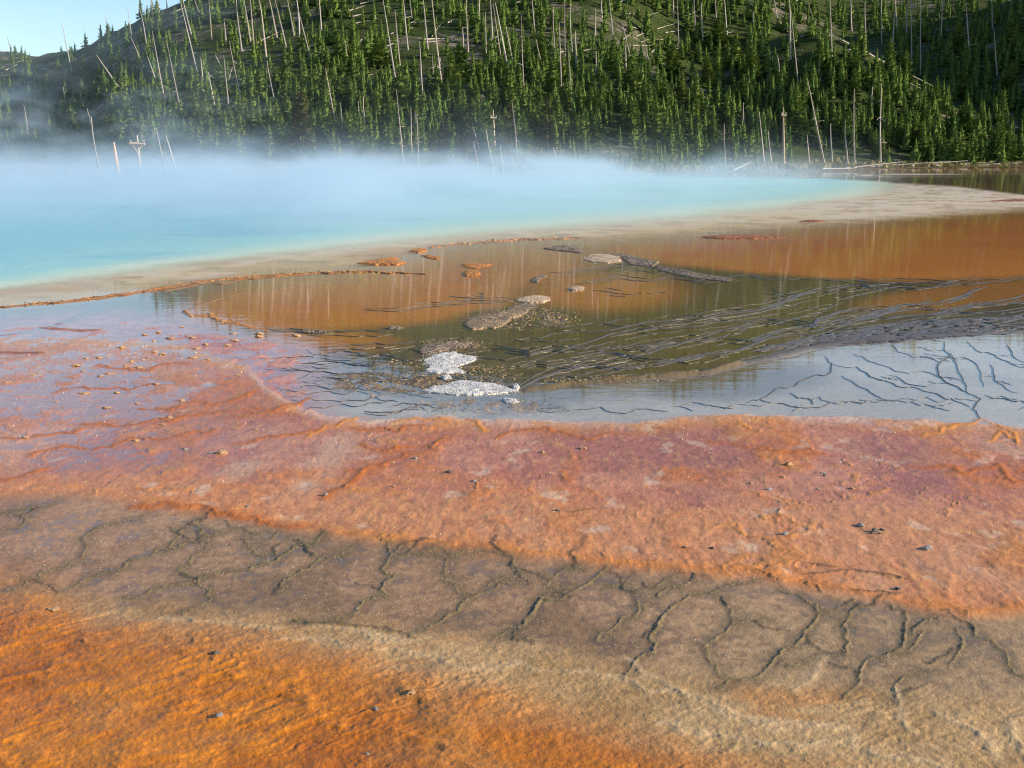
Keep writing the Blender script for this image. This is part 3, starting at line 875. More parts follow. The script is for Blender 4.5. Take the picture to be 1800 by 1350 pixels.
ha = np.linspace(-0.80, 0.95, 380)
hd = np.concatenate([np.linspace(112, 480, 230), np.linspace(500, 900, 20)])
HA, HDD = np.meshgrid(ha, hd)
hx, hy = HA * HDD, HDD
hz = hill(hx, hy)
hi_ = np.arange(hx.size, dtype=np.int32).reshape(hx.shape)
hf = np.stack([hi_[:-1, :-1], hi_[:-1, 1:], hi_[1:, 1:], hi_[1:, :-1]], -1).reshape(-1, 4)
me = mesh_np('hillside', np.stack([hx, hy, hz], -1).reshape(-1, 3), hf)
m, nt, out = material('hillside_soil_and_grass')
k = NT(nt)
n1 = k.noise(k.mapped((0.05, 0.05, 0.05)), 1.0, 5, 0.6)
n2 = k.noise(k.mapped((0.6, 0.6, 0.6)), 1.0, 4, 0.65)
n3 = k.noise(k.mapped((3, 3, 3)), 1.0, 3, 0.6)
soil = k.mix(k.maprange(n2, 0.35, 0.65, smooth=True), (0.12, 0.10, 0.075), (0.23, 0.20, 0.155))
grass = k.mix(k.maprange(n3, 0.35, 0.65, smooth=True), (0.030, 0.048, 0.012), (0.070, 0.090, 0.024))
cc = k.mix(k.maprange(k.math('ADD', k.math('MULTIPLY', n1, 0.7), k.math('MULTIPLY', n2, 0.3)), 0.51, 0.62, smooth=True), grass, soil)
b = k.n('Bump', {'Strength': 0.8, 'Distance': 0.5, 'Height': n3})
p = k.n('BsdfPrincipled', {'Base Color': cc, 'Roughness': 0.95, 'Specular IOR Level': 0.1, 'Normal': b.outputs[0]})
k.link(p.outputs[0], out.inputs[0])
link('hillside', me, m, kind='structure')


_T = np.linspace(95, 480, 780)


def hits(px, py):
    """Where the line of sight through a place of the photograph first meets bank or hill (None above the skyline)."""
    d = ray(px, py)
    x, y, z = d[0] / d[1] * _T, _T, CAM_H + d[2] / d[1] * _T
    s = surf_z(x, y) - z
    i = np.argmax(s > 0)
    if not s[i] > 0:
        return None
    f = 0.0 if i == 0 else s[i - 1] / (s[i - 1] - s[i])
    yy = y[max(i - 1, 0)] + f * (y[i] - y[max(i - 1, 0)])
    xx = d[0] / d[1] * yy
    return Vector((xx, yy, float(surf_z(xx, yy))))


def rise(base, px, py):
    """A point over the base's distance that shows at a place of the photograph."""
    d = ray(px, py)
    return Vector((d[0] / d[1] * base.y, base.y, CAM_H + d[2] / d[1] * base.y))


# ------------------------------------------------------------------ trees
def rot_frame(d):
    d = d / np.linalg.norm(d)
    a = np.array([0, 0, 1.0]) if abs(d[2]) < 0.95 else np.array([1.0, 0, 0])
    s = np.cross(d, a)
    s /= np.linalg.norm(s)
    return d, s, np.cross(s, d)


def crown_geo(rng, whorls, per, blades, low=0.08, width=0.24, power=0.85, sparse=0.0, core=0.50):
    """Crown of a conifer of height 1: whorls of short boughs, each a few pointed leaf blades."""
    v, f = [], []
    for w in range(whorls):
        t = (w + rng.uniform(-0.3, 0.3)) / whorls
        z0 = low + (0.985 - low) * t
        if rng.random() < sparse:
            continue
        rad = width * max(1 - t, 0.02) ** power * (0.75 + 0.5 * rng.random()) + 0.012
        n = max(3, int(per * (1 - 0.5 * t)))
        for b in range(n):
            az = 2 * math.pi * (b + rng.random() * 0.8) / n + w * 2.4
            L = rad * rng.uniform(0.75, 1.2)
            up = rng.uniform(-0.25, 0.30) + 0.6 * t
            d = np.array([math.cos(az), math.sin(az), up])
            root = np.array([0, 0, z0])
            for q in range(blades):
                dd = d + rng.normal(0, 0.22, 3)
                dd, s, nn = rot_frame(dd)
                roll = rng.uniform(-0.7, 0.7)
                s2 = s * math.cos(roll) + nn * math.sin(roll)
                st = root + dd * L * rng.uniform(0.15, 0.45)
                ln, hw = L * rng.uniform(0.5, 0.75), L * rng.uniform(0.18, 0.30) + 0.006
                i = len(v)
                v += [st, st + dd * ln * 0.45 + s2 * hw, st + dd * ln + np.array([0, 0, 0.015]), st + dd * ln * 0.45 - s2 * hw]
                f.append([i, i + 1, i + 2, i + 3])
    if core:
        rings, sides = 7, 7                                   # dense inner foliage
        i0 = len(v)
        for r_ in range(rings):
            t = r_ / (rings - 1)
            for q in range(sides):
                a = 2 * math.pi * q / sides + 0.4 * r_
                rr_ = (width * max(1 - t, 0.0) ** power * core * rng.uniform(0.6, 1.15)) + 0.004
                v.append(np.array([rr_ * math.cos(a), rr_ * math.sin(a), low + (0.95 - low) * t - 0.03 * rng.random()]))
        for r_ in range(rings - 1):
            for q in range(sides):
                q2 = (q + 1) % sides
                f.append([i0 + r_ * sides + q, i0 + r_ * sides + q2, i0 + (r_ + 1) * sides + q2, i0 + (r_ + 1) * sides + q])
    for q in range(3):                                        # leading shoot
        a = q * 2.1
        i = len(v)
        s2 = np.array([math.cos(a), math.sin(a), 0]) * 0.012
        v += [np.array([0, 0, 0.90]), np.array([0, 0, 0.95]) + s2, np.array([0, 0, 1.0]), np.array([0, 0, 0.95]) - s2]
        f.append([i, i + 1, i + 2, i + 3])
    return np.array(v), np.array(f)


def tube_geo(pts, radii, sides=6, cap=True):
    v, f = [], []
    pts = [np.asarray(p, dtype=float) for p in pts]
    for i, p in enumerate(pts):
        d = pts[min(i + 1, len(pts) - 1)] - pts[max(i - 1, 0)]
        _d, s, n = rot_frame(d)
        for q in range(sides):
            a = 2 * math.pi * q / sides
            v.append(p + radii[i] * (s * math.cos(a) + n * math.sin(a)))
    for i in range(len(pts) - 1):
        for q in range(sides):
            q2 = (q + 1) % sides
            f.append([i * sides + q, i * sides + q2, (i + 1) * sides + q2, (i + 1) * sides + q])
    if cap:
        for i, rev in ((0, True), (len(pts) - 1, False)):
            c = len(v)
            v.append(pts[i])
            for q in range(0, sides, 2):
                a, b, d2 = i * sides + q, i * sides + (q + 1) % sides, i * sides + (q + 2) % sides
                f.append([c, d2, b, a] if rev else [c, a, b, d2])
    return np.array(v), np.array(f)


def join(*geos):
    vs, fs, o = [], [], 0
    for v, f in geos:
        vs.append(v)
        fs.append(f + o)
        o += len(v)
    return np.concatenate(vs), np.concatenate(fs)


def leaf_mat(name, a, b, c):
    m, nt, out = material(name)
    k = NT(nt)
    rnd = k.n('ObjectInfo').outputs['Random']
    pos = k.n('NewGeometry').outputs['Position']
    n = k.noise(k.n('Mapping', {'Vector': pos, 'Scale': (1.3, 1.3, 1.3)}).outputs[0], 1.0, 3, 0.6)
    n0 = k.noise(k.n('Mapping', {'Vector': pos, 'Scale': (0.21, 0.21, 0.21)}).outputs[0], 1.0, 2, 0.5)
    c1 = k.mix(k.maprange(n, 0.35, 0.65), a, b)
    c2 = k.mix(k.math('MULTIPLY', k.maprange(k.math('ADD', rnd, n0), 0.5, 1.4), 0.7, clamp=True), c1, c)
    df = k.n('BsdfDiffuse', {'Color': c2})
    tl = k.n('BsdfTranslucent', {'Color': c2})
    mx = k.n('MixShader', {0: 0.15, 1: df.outputs[0], 2: tl.outputs[0]})
    k.link(mx.outputs[0], out.inputs[0])
    return m


def plain_mat(name, a, b, scale=(4, 4, 1), rough=0.85, bump=0.3, dist=0.02):
    m, nt, out = material(name)
    k = NT(nt)
    n = k.noise(k.mapped(scale), 1.0, 5, 0.65)
    rnd = k.n('ObjectInfo').outputs['Random']
    cc = k.mix(k.maprange(n, 0.35, 0.65), a, b)
    hs = k.n('HueSaturation', {'Color': cc, 'Value': k.maprange(rnd, 0, 1, 0.8, 1.2), 'Saturation': k.maprange(rnd, 0, 1, 1.1, 0.85)})
    bp = k.n('Bump', {'Strength': bump, 'Distance': dist, 'Height': n})
    p = k.n('BsdfPrincipled', {'Base Color': hs.outputs[0], 'Roughness': rough, 'Normal': bp.outputs[0]})
    k.link(p.outputs[0], out.inputs[0])
    return m


M_LEAF = leaf_mat('pine_needles', (0.068, 0.120, 0.032), (0.122, 0.195, 0.046), (0.175, 0.225, 0.052))
M_OLD = leaf_mat('old_pine_needles', (0.045, 0.060, 0.018), (0.085, 0.095, 0.03), (0.11, 0.10, 0.04))
M_BARK = plain_mat('pine_bark', (0.10, 0.075, 0.05), (0.19, 0.15, 0.11))
M_SNAG = plain_mat('weathered_dead_wood', (0.27, 0.23, 0.19), (0.46, 0.40, 0.34), (3, 3, 0.6))
M_LOG = plain_mat('bleached_log', (0.28, 0.25, 0.21), (0.48, 0.43, 0.37), (3, 3, 0.6))
M_DRIFT = plain_mat('grey_driftwood', (0.20, 0.185, 0.165), (0.40, 0.37, 0.33), (3, 3, 0.6))
M_POLE = plain_mat('utility_pole_wood', (0.45, 0.33, 0.22), (0.62, 0.48, 0.34), (3, 3, 0.5))
M_POST = plain_mat('orange_weathered_wood', (0.50, 0.26, 0.11), (0.66, 0.38, 0.18), (3, 3, 0.5))

CROWNS = {}
rg = np.random.default_rng(21)
for key, n, kw in (('young', 6, dict(whorls=17, per=10, blades=2, low=0.04, width=0.27, power=0.82)),
                   ('slender', 4, dict(whorls=19, per=9, blades=2, low=0.05, width=0.20, power=0.80)),
                   ('bushy', 4, dict(whorls=16, per=12, blades=3, low=0.03, width=0.30, power=0.74)),
                   ('old', 3, dict(whorls=24, per=8, blades=3, low=0.28, width=0.155, power=0.42, sparse=0.22, core=0.0))):
    CROWNS[key] = []
    for q in range(n):
        v, f = crown_geo(rg, **kw)
        CROWNS[key].append(mesh_np('pine_crown', v, f, smooth=False))
        CROWNS[key][-1].materials.append(M_OLD if key == 'old' else M_LEAF)
tv, tf = tube_geo([(0, 0, -0.06), (0.004, 0, 0.4), (0, 0.003, 0.96)], [0.017, 0.011, 0.002])
TRUNK = mesh_np('pine_trunk', tv, tf)
TRUNK.materials.append(M_BARK)

# what stands where along the far bank: (px of base, py of base, py of top, form)
BANK_TREES = [
    (528, 300, 158, 'old'), (962, 297, 162, 'old'), (897, 290, 182, 'old'), (778, 288, 200, 'old'), (820, 290, 190, 'old'), (1278, 296, 218, 'old'),
    (992, 298, 272, 'bushy'), (1010, 299, 270, 'bushy'), (1028, 299, 274, 'bushy'), (1046, 299, 271, 'bushy'), (1064, 299, 273, 'bushy'), (1082, 300, 270, 'bushy'), (1100, 300, 275, 'bushy'), (1118, 300, 268, 'bushy'), (1136, 300, 272, 'bushy'), (1152, 300, 269, 'bushy'), (1170, 300, 273, 'bushy'), (1188, 299, 270, 'bushy'), (1215, 299, 266, 'bushy'), (1244, 299, 268, 'bushy'), (1270, 298, 266, 'bushy'), (1302, 297, 262, 'bushy'), (1315, 296, 268, 'bushy'), (1340, 294, 266, 'bushy'),
    (1000, 296, 262, 'bushy'), (1018, 295, 258, 'young'), (1036, 296, 246, 'bushy'), (1052, 297, 262, 'bushy'), (1072, 297, 250, 'young'), (1090, 298, 255, 'bushy'), (1108, 297, 259, 'bushy'), (1128, 298, 242, 'young'),
    (1142, 297, 248, 'bushy'), (1161, 298, 247, 'young'), (1180, 296, 262, 'bushy'), (1196, 297, 248, 'young'), (1206, 296, 246, 'bushy'), (1226, 297, 250, 'bushy'), (1238, 296, 245, 'young'), (1249, 296, 239, 'young'), (1262, 296, 252, 'bushy'), (1290, 296, 243, 'bushy'),
    (1328, 292, 255, 'bushy'), (1388, 293, 247, 'bushy'), (1561, 288, 252, 'young'), (1608, 288, 239, 'young'), (1636, 287, 238, 'young'), (1650, 286, 246, 'bushy'), (1658, 287, 238, 'slender'), (1672, 287, 235, 'young'), (1687, 287, 242, 'young'), (1701, 286, 242, 'young'),
    (1714, 286, 234, 'young'), (1724, 287, 238, 'bushy'), (1748, 289, 212, 'bushy'), (1771, 288, 228, 'young'), (1782, 287, 232, 'bushy'), (1795, 288, 235, 'young'),
    (1398, 225, 140, 'young'), (1411, 218, 155, 'slender'), (1461, 218, 180, 'young'), (1545, 205, 108, 'slender'), (1410, 217, 164, 'young'), (1333, 190, 140, 'young'), (1690, 244, 180, 'bushy'), (1674, 228, 185, 'young'), (1727, 232, 186, 'young'),
    (1632, 240, 176, 'young'), (1598, 240, 187, 'young'), (1754, 236, 182, 'slender'), (1798, 235, 194, 'young'), (1307, 128, 90, 'young'), (1327, 152, 104, 'young'),
    (117, 322, 290, 'young'), (132, 324, 304, 'bushy'), (165, 320, 293, 'young'), (182, 318, 298, 'young'), (198, 318, 300, 'bushy'), (225, 312, 290, 'young'), (232, 313, 292, 'young'), (243, 308, 283, 'young'), (85, 326, 305, 'young'), (330, 318, 300, 'young'), (152, 318, 302, 'slender'),
    (190, 232, 200, 'young'), (223, 225, 190, 'young'), (210, 245, 212, 'young'), (236, 228, 205, 'young'), (254, 240, 210, 'young'), (203, 268, 243, 'bushy'), (296, 248, 220, 'young'), (320, 232, 170, 'young'), (335, 205, 140, 'young'), (346, 235, 175, 'bushy'), (305, 205, 163, 'young'), (268, 195, 160, 'young'),
    (417, 218, 168, 'young'), (447, 262, 225, 'bushy'), (481, 272, 240, 'young'), (497, 290, 260, 'young'), (541, 282, 262, 'young'), (558, 288, 266, 'slender'), (565, 262, 235, 'bushy'), (580, 266, 240, 'bushy'), (402, 275, 250, 'young'), (375, 250, 205, 'bushy'), (325, 262, 240, 'young'), (352, 268, 240, 'young'),
    (617, 278, 256, 'bushy'), (642, 282, 262, 'young'), (653, 283, 262, 'young'), (675, 290, 265, 'bushy'),
]

DENS = [(760, 95, 90, 38, 0.20), (1130, 55, 90, 40, 0.22), (1450, 95, 105, 32, 0.42), (45, 108, 60, 22, 0.30), (430, 140, 80, 55, 0.45), (660, 40, 60, 40, 0.5), (960, 283, 60, 18, 0.15), (1150, 284, 170, 10, 0.0), (330, 110, 60, 60, 0.5), (1430, 282, 120, 14, 0.0), (1560, 282, 60, 10, 0.1)]


def density(px, py):
    q = 0.95
    for cx, cy, rx, ry, v in DENS:
        e = ((px - cx) / rx) ** 2 + ((py - cy) / ry) ** 2
        if e < 1.6:
            q = min(q, v + (0.95 - v) * max(0.0, (e - 0.7) / 0.9))
    q *= 0.55 + 0.45 * float(ss(0.35, 0.6, vnoise(np.array([px / 55.0]), np.array([py / 38.0]), 611))[0])
    return q


spots = []                                    # (base, height m, form, px, py, py of top)
for px, py, top, form in BANK_TREES:
    b = hits(px, py)
    if b is not None:
        spots.append((b, rise(b, px, top).z - b.z, form, px, py, top))
rr = random.Random(5)
taken = [(s[3], s[4]) for s in spots]
cells = {}
for x, y in taken:
    cells.setdefault((int(x // 12), int(y // 8)), []).append((x, y))
tries = 0
while len(spots) < 3800 and tries < 26000:
    tries += 1
    px, py = rr.uniform(-260, 2060), rr.uniform(-170, 292)
    if rr.random() > density(px, py):
        continue
    c = (int(px // 12), int(py // 8))
    if any(abs(px - x) < 7 and abs(py - y) < 3.3 for i in (-1, 0, 1) for j in (-1, 0, 1) for x, y in cells.get((c[0] + i, c[1] + j), ())):
        continue
    b = hits(px, py)
    if b is None or (b.y < 150 and b.z < 0.35 and px > 900):
        continue
    cells.setdefault(c, []).append((px, py))
    h = 1.7 + 3.4 * rr.random() + (1.8 if rr.random() < 0.10 else 0.0)
    form = rr.choices(('young', 'slender', 'bushy'), (0.50, 0.17, 0.33))[0]
    spots.append((b, h, form, px, py, to_px(b.x, b.y, b.z + h)[1]))


def in_view(s):
    return -5 < s[3] < 1805 and s[4] > 6


ranked = sorted((s for s in spots if in_view(s)), key=lambda s: -(min(s[4] - s[5], s[4])))
solo = ranked[:288]
solo_set = set(id(s) for s in solo)


def where(px, py):
    if py > 280:
        return ('beside the crossarm pole in the steam' if 200 < px < 290 else 'rising out of the steam bank' if px < 700 else
                'among old trunks on the far bank' if px < 985 else 'in the low pine row on the far bank' if px < 1320 else
                'near the pale utility pole on the grassy bank' if px < 1480 else 'on the bank above the grey driftwood')
    if px < 200:
        return 'on the shaded hill by the open sky' if py < 190 else 'in the shaded gully behind the steam'
    if px < 440:
        return 'on the spur with the leaning snags' if py < 150 else 'at the foot of the leaning-snag spur' if py < 235 else 'just above the steam below the spur'
    if px < 680:
        return 'on the slope under the tall bare snags' if py < 110 else 'on the log-strewn slope past the spur' if py < 200 else 'at the hill foot behind the drifting steam'
    if px < 850:
        return 'around the bare log-strewn soil patch' if py < 140 else 'below the bare soil patch' if py < 210 else 'behind the branchy dead shore trunks'
    if px < 1040:
        return 'high on the middle slope among thin snags' if py < 120 else 'in the thick middle stand' if py < 200 else 'behind the tall utility pole at mid shore'
    if px < 1230:
        return 'beside the log-covered upper clearing' if py < 110 else 'in the dark stand left of the knoll'.replace('left of', 'beside') if py < 200 else 'above the low bank row of pines'
    if px < 1400:
        return 'on the flank of the rounded knoll' if py < 150 else 'on the slope below the rounded knoll' if py < 235 else 'behind the pale utility pole'
    if px < 1560:
        return 'on top of the rounded knoll' if py < 115 else 'among fallen trunks below the knoll top' if py < 200 else 'behind the shore snags below the knoll'
    return 'on the upper slope past the knoll' if py < 100 else 'in the shadowed slope past the knoll' if py < 190 else 'at the hill foot above the driftwood'


def size_word(hpx):
    return 'tiny' if hpx < 24 else 'small' if hpx < 31 else 'middle-sized' if hpx < 40 else 'tall' if hpx < 60 else 'very tall'


FORM_WORD = {'young': 'cone-shaped', 'slender': 'slender', 'bushy': 'wide bushy', 'old': 'old sparse'}
SIDE = ('by a denser clump', 'a little apart from others', 'with one close neighbour')
pts_xy = np.array([(s[3], s[4]) for s in spots])


def tree_label(s):
    near = int((np.hypot(pts_xy[:, 0] - s[3], (pts_xy[:, 1] - s[4]) * 1.6) < 26).sum()) - 1
    side = 'crowded ' if near >= 7 else 'lone ' if near <= 2 else ''
    return f"{size_word(s[4] - s[5])} {side}{FORM_WORD[s[2]]} pine {where(s[3], s[4])}"


for s in solo:
    base, h, form = s[0], s[1], s[2]
    root = link('pine_tree', None, loc=base)
    root.empty_display_size = 0.3
    wd = rr.uniform(0.85, 1.3)
    root.scale = (h * wd, h * wd, h)
    root.rotation_euler = (rr.uniform(-0.03, 0.03), rr.uniform(-0.03, 0.03), rr.uniform(0, 6.28))
    tag(root, tree_label(s), 'tree', 'pines ' + where(s[3], s[4]))
    root['_py'] = s[4]
    link('crown', rr.choice(CROWNS[form]), parent=root)
    link('trunk', TRUNK, parent=root)

# the rest of the young forest, joined into one mass
LOW = []
rg2 = np.random.default_rng(33)
for q in range(8):
    v, f = crown_geo(rg2, 12, 8, 1, 0.04, (0.28, 0.22, 0.32)[q % 3], 0.82)
    LOW.append((v, f))
geos = []
for s in spots:
    if id(s) in solo_set:
        continue
    v, f = LOW[rr.randrange(8)]
    a, h, wd = rr.uniform(0, 6.28), s[1], rr.uniform(0.85, 1.35)
    ca, sa = math.cos(a), math.sin(a)
    vv = np.stack([(v[:, 0] * ca - v[:, 1] * sa) * h * wd + s[0].x, (v[:, 0] * sa + v[:, 1] * ca) * h * wd + s[0].y, v[:, 2] * h + s[0].z - 0.1], -1)
    geos.append((vv, f))
v, f = join(*geos)
o = link('young_pine_forest', mesh_np('young_pine_forest', v, f, smooth=False), M_LEAF, kind='stuff')
tag(o, 'mass of small young pines that covers the rest of the hillside', 'forest')

# ------------------------------------------------------------------ dead standing trunks
def snag_geo(rng, kink=0.0, stubs=0):
    n = 7
    pts, rad = [], []
    for i in range(n):
        t = i / (n - 1)
        pts.append((kink * math.sin(t * 3.0) * rng.uniform(0.5, 1.2), kink * math.cos(t * 2.2 + rng.random()) * 0.6, t * 1.0))
        rad.append(1.0 * (1 - 0.72 * t))
    return pts, rad


def unit_snag(rng, kink):
    """A trunk of unit height and unit base radius."""
    n, sides = 8, 7
    v, f = [], []
    ph = rng.random() * 6
    for i in range(n):
        t = i / (n - 1)
        cx, cy = kink * math.sin(t * 4 + ph) * t, kink * math.cos(t * 3 + ph) * t
        r = 1 - 0.74 * t
        for q in range(sides):
            a = 2 * math.pi * q / sides
            rr_ = r * (1 + 0.12 * math.sin(3 * a + ph))
            v.append((cx + rr_ * math.cos(a), cy + rr_ * math.sin(a), t + (0.006 * math.sin(a * 2 + ph) if i == n - 1 else 0)))
    for i in range(n - 1):
        for q in range(sides):
            q2 = (q + 1) % sides
            f.append([i * sides + q, i * sides + q2, (i + 1) * sides + q2, (i + 1) * sides + q])
    c = len(v)
    v.append((kink * math.sin(4 + ph), kink * math.cos(3 + ph), 1.004))
    for q in range(0, sides, 1):
        f.append([(n - 1) * sides + q, (n - 1) * sides + (q + 1) % sides, c, c])
    return v, [x if x[2] != x[3] else x[:3] for x in f]


rg3 = np.random.default_rng(44)
SNAGS, LOGS, DRIFT = [], [], []
for q in range(6):
    v, f = unit_snag(rg3, (0.0, 0.5, 0.9, 1.4, 0.3, 0.7)[q])
    me = bpy.data.meshes.new('dead_trunk')
    me.from_pydata(v, [], f)
    for pl in me.polygons:
        pl.use_smooth = True
    me.materials.append(M_SNAG)
    SNAGS.append(me)
    me2 = me.copy()
    me2.name = 'fallen_log'
    me2.materials.clear()
    me2.materials.append(M_LOG)
    LOGS.append(me2)
    me3 = me2.copy()
    me3.name = 'driftwood_log'
    me3.materials.clear()
    me3.materials.append(M_DRIFT)
    DRIFT.append(me3)
bv, bf = tube_geo([(0, 0, 0), (0.45, 0.05, -0.06), (0.8, 0.0, -0.22), (1.0, 0.1, -0.30)], [0.040, 0.028, 0.018, 0.008], 5)
BRANCH = mesh_np('dead_branch', bv, bf)
BRANCH.materials.append(M_SNAG)


def stand(o, base, top, r, spin=0.0):
    d = top - base
    q = d.to_track_quat('Z', 'Y')
    o.rotation_mode = 'QUATERNION'
    o.rotation_quaternion = q @ Matrix.Rotation(spin, 4, 'Z').to_quaternion()
    o.location = base - d.normalized() * 0.25
    o.scale = (r, r, d.length + 0.25)


# (base px, base py, top px, top py, branchy)
SNAG_LIST = [
    (178, 330, 156, 205, 1), (168, 247, 153, 190, 1), (292, 320, 276, 225, 1), (313, 322, 290, 240, 0), (308, 308, 287, 267, 0), (218, 168, 171, 97, 0), (126, 124, 110, 42, 0), (145, 75, 140, 42, 0), (252, 117, 227, 63, 0), (232, 68, 223, 10, 0), (258, 80, 245, 12, 0),
    (290, 180, 267, 55, 0), (283, 167, 260, 100, 0), (317, 192, 293, 75, 0), (348, 133, 318, 3, 0), (336, 60, 320, -4, 0), (358, 160, 353, 102, 0), (380, 208, 367, 127, 0), (405, 220, 392, 97, 0), (397, 147, 379, 97, 0), (430, 207, 403, 72, 0), (372, 70, 368, -2, 0), (397, 73, 394, 38, 0),
    (425, 90, 413, -12, 0), (448, 107, 440, -12, 0), (440, 73, 427, -8, 0), (468, 100, 453, -14, 0), (487, 67, 470, -14, 0), (503, 83, 480, -16, 0), (528, 97, 520, -14, 0), (517, 63, 503, -14, 0), (545, 100, 523, 13, 0), (590, 220, 573, 120, 0), (483, 180, 470, 107, 0), (565, 53, 560, -16, 0), (52, 253, 42, 183, 0), (117, 193, 112, 153, 0),
    (60, 90, 52, 60, 0), (80, 92, 75, 58, 0), (20, 95, 14, 65, 0), (103, 88, 98, 62, 0), (132, 80, 128, 60, 0), (193, 58, 185, 28, 0), (268, 28, 265, -8, 0), (280, 22, 276, -10, 0), (294, 16, 291, -12, 0), (352, 28, 343, 0, 0),
    (695, 140, 672, -8, 0), (703, 117, 693, 17, 0), (717, 87, 707, -12, 0), (752, 87, 743, -12, 0), (780, 177, 757, -12, 0), (763, 177, 760, 97, 0), (743, 173, 737, 73, 0), (823, 103, 820, -12, 0), (855, 107, 853, 20, 0), (885, 133, 867, 7, 0), (895, 130, 870, 5, 0), (903, 120, 890, 47, 0), (922, 177, 915, 27, 0),
    (940, 60, 935, -6, 0), (955, 127, 943, 70, 0), (987, 163, 983, 40, 0), (1005, 180, 998, 80, 0), (1007, 107, 1002, 7, 0), (993, 103, 992, -8, 0), (976, 110, 972, 13, 0), (1083, 113, 1070, -6, 1), (1118, 143, 1093, 37, 0), (1143, 123, 1128, 53, 0), (1048, 130, 1048, 90, 0), (1193, 80, 1190, -6, 0), (930, 120, 925, 96, 0), (867, 100, 862, -8, 0), (1013, 125, 1012, 55, 0), (1100, 120, 1098, 80, 0),
    (610, 108, 608, 72, 0), (660, 35, 655, -10, 0), (724, 35, 720, -12, 0), (843, 40, 842, -12, 0), (815, 90, 813, 48, 0), (1058, 30, 1057, -8, 0), (1046, 62, 1046, 15, 0), (1184, 30, 1183, -12, 0),
    (710, 300, 697, 157, 1), (633, 240, 629, 178, 0), (643, 237, 639, 170, 0), (800, 287, 777, 213, 0), (847, 277, 825, 203, 0), (867, 303, 855, 227, 0), (910, 300, 902, 180, 1), (977, 275, 968, 247, 0), (750, 281, 741, 248, 0), (736, 296, 733, 200, 1), (838, 302, 835, 250, 0), (884, 302, 880, 255, 0), (889, 300, 888, 262, 0), (900, 303, 899, 270, 0), (724, 275, 722, 190, 0), (733, 255, 730, 195, 1), (602, 255, 600, 180, 0),
    (1235, 73, 1232, 5, 0), (1223, 70, 1221, -6, 0), (1278, 63, 1272, -10, 0), (1259, 42, 1257, -8, 0), (1368, 45, 1360, -10, 0), (1390, 103, 1387, -12, 0), (1403, 147, 1390, 20, 0), (1462, 107, 1460, -10, 0), (1497, 55, 1495, -10, 0), (1522, 97, 1522, 3, 0), (1550, 77, 1548, -12, 0), (1578, 67, 1573, -12, 0), (1593, 80, 1595, -12, 0), (1569, 90, 1574, 20, 0), (1602, 117, 1603, -12, 0),
    (1618, 133, 1620, -10, 1), (1653, 87, 1657, -10, 0), (1707, 133, 1700, -10, 0), (1753, 133, 1748, 50, 0), (1745, 50, 1743, -10, 0), (1780, 32, 1778, -6, 0), (1795, 27, 1795, -8, 0), (1325, 55, 1324, 20, 0), (1318, 8, 1316, -20, 0), (1428, 30, 1422, 5, 0), (1371, 150, 1367, 95, 0), (1440, 135, 1439, 110, 0), (1535, 210, 1534, 150, 0),
    (1450, 292, 1418, 140, 1), (1423, 294, 1418, 237, 0), (1463, 290, 1462, 217, 1), (1490, 292, 1487, 213, 0), (1502, 292, 1502, 157, 1), (1548, 289, 1547, 147, 1), (1343, 288, 1335, 197, 0), (1355, 291, 1352, 230, 1), (1275, 297, 1273, 217, 1), (1216, 297, 1215, 268, 0), (1306, 230, 1308, 180, 0), (1520, 222, 1522, 195, 0),
]


def snag_place(px, py):
    if py > 278:
        return 'at the water edge in the steam' if px < 400 else 'among dead trees on the bank' if px < 860 else 'next to the tall utility pole on the far bank' if px < 990 else 'by the low bank pines' if px < 1300 else 'on the grassy bank near the pale utility pole' if px < 1480 else 'on the bank by the grey driftwood'
    w = where(px, py)
    return w


lab_count = {}
for i, (bx, by, tx, ty, br) in enumerate(SNAG_LIST):
    b = hits(bx, by)
    if b is None:
        continue
    t = rise(b, tx, ty)
    r = max(0.11, min(0.19, 0.00080 * b.y)) * (0.8 + 0.4 * rr.random())
    t.y += rr.uniform(-0.6, 0.6)
    lean = abs(tx - bx) / max(1.0, by - ty)
    lw = 'strongly leaning' if lean > 0.4 else 'leaning' if lean > 0.14 else 'upright'
    hp = by - max(ty, 0)
    sw = 'long' if hp > 90 else 'middling' if hp > 50 else 'short'
    sname = f"{sw} {lw} {'branchy' if br else 'bare'} dead trunk {snag_place(bx, by)}"
    lab_count[sname] = lab_count.get(sname, 0) + 1
    grp = 'standing dead trunks ' + snag_place(bx, by)
    if not br and hp < 88:
        o = link('dead_tree', rr.choice(SNAGS))
        stand(o, b, t, r, rr.uniform(0, 6))
        tag(o, sname, 'dead tree', grp)
    else:
        root = link('dead_tree', None, loc=b)
        root.empty_display_size = 0.3
        tag(root, sname, 'dead tree', grp)
        o = link('trunk', rr.choice(SNAGS), parent=root)
        stand(o, Vector((0, 0, 0)), t - b, r, rr.uniform(0, 6))
        L = (t - b).length
        for q in range(11 if br else 5):
            f_ = rr.uniform(0.25, 0.97)
            o = link('branch', BRANCH, parent=root)
            o.location = (t - b) * f_
            o.rotation_euler = (rr.uniform(-0.3, 0.3), rr.uniform(-0.7, 0.5), rr.uniform(0, 6.28))
            sc = L * 0.13 * (1.1 - f_ * 0.75) * rr.uniform(0.5, 1.3)
            o.scale = (sc, sc, sc)

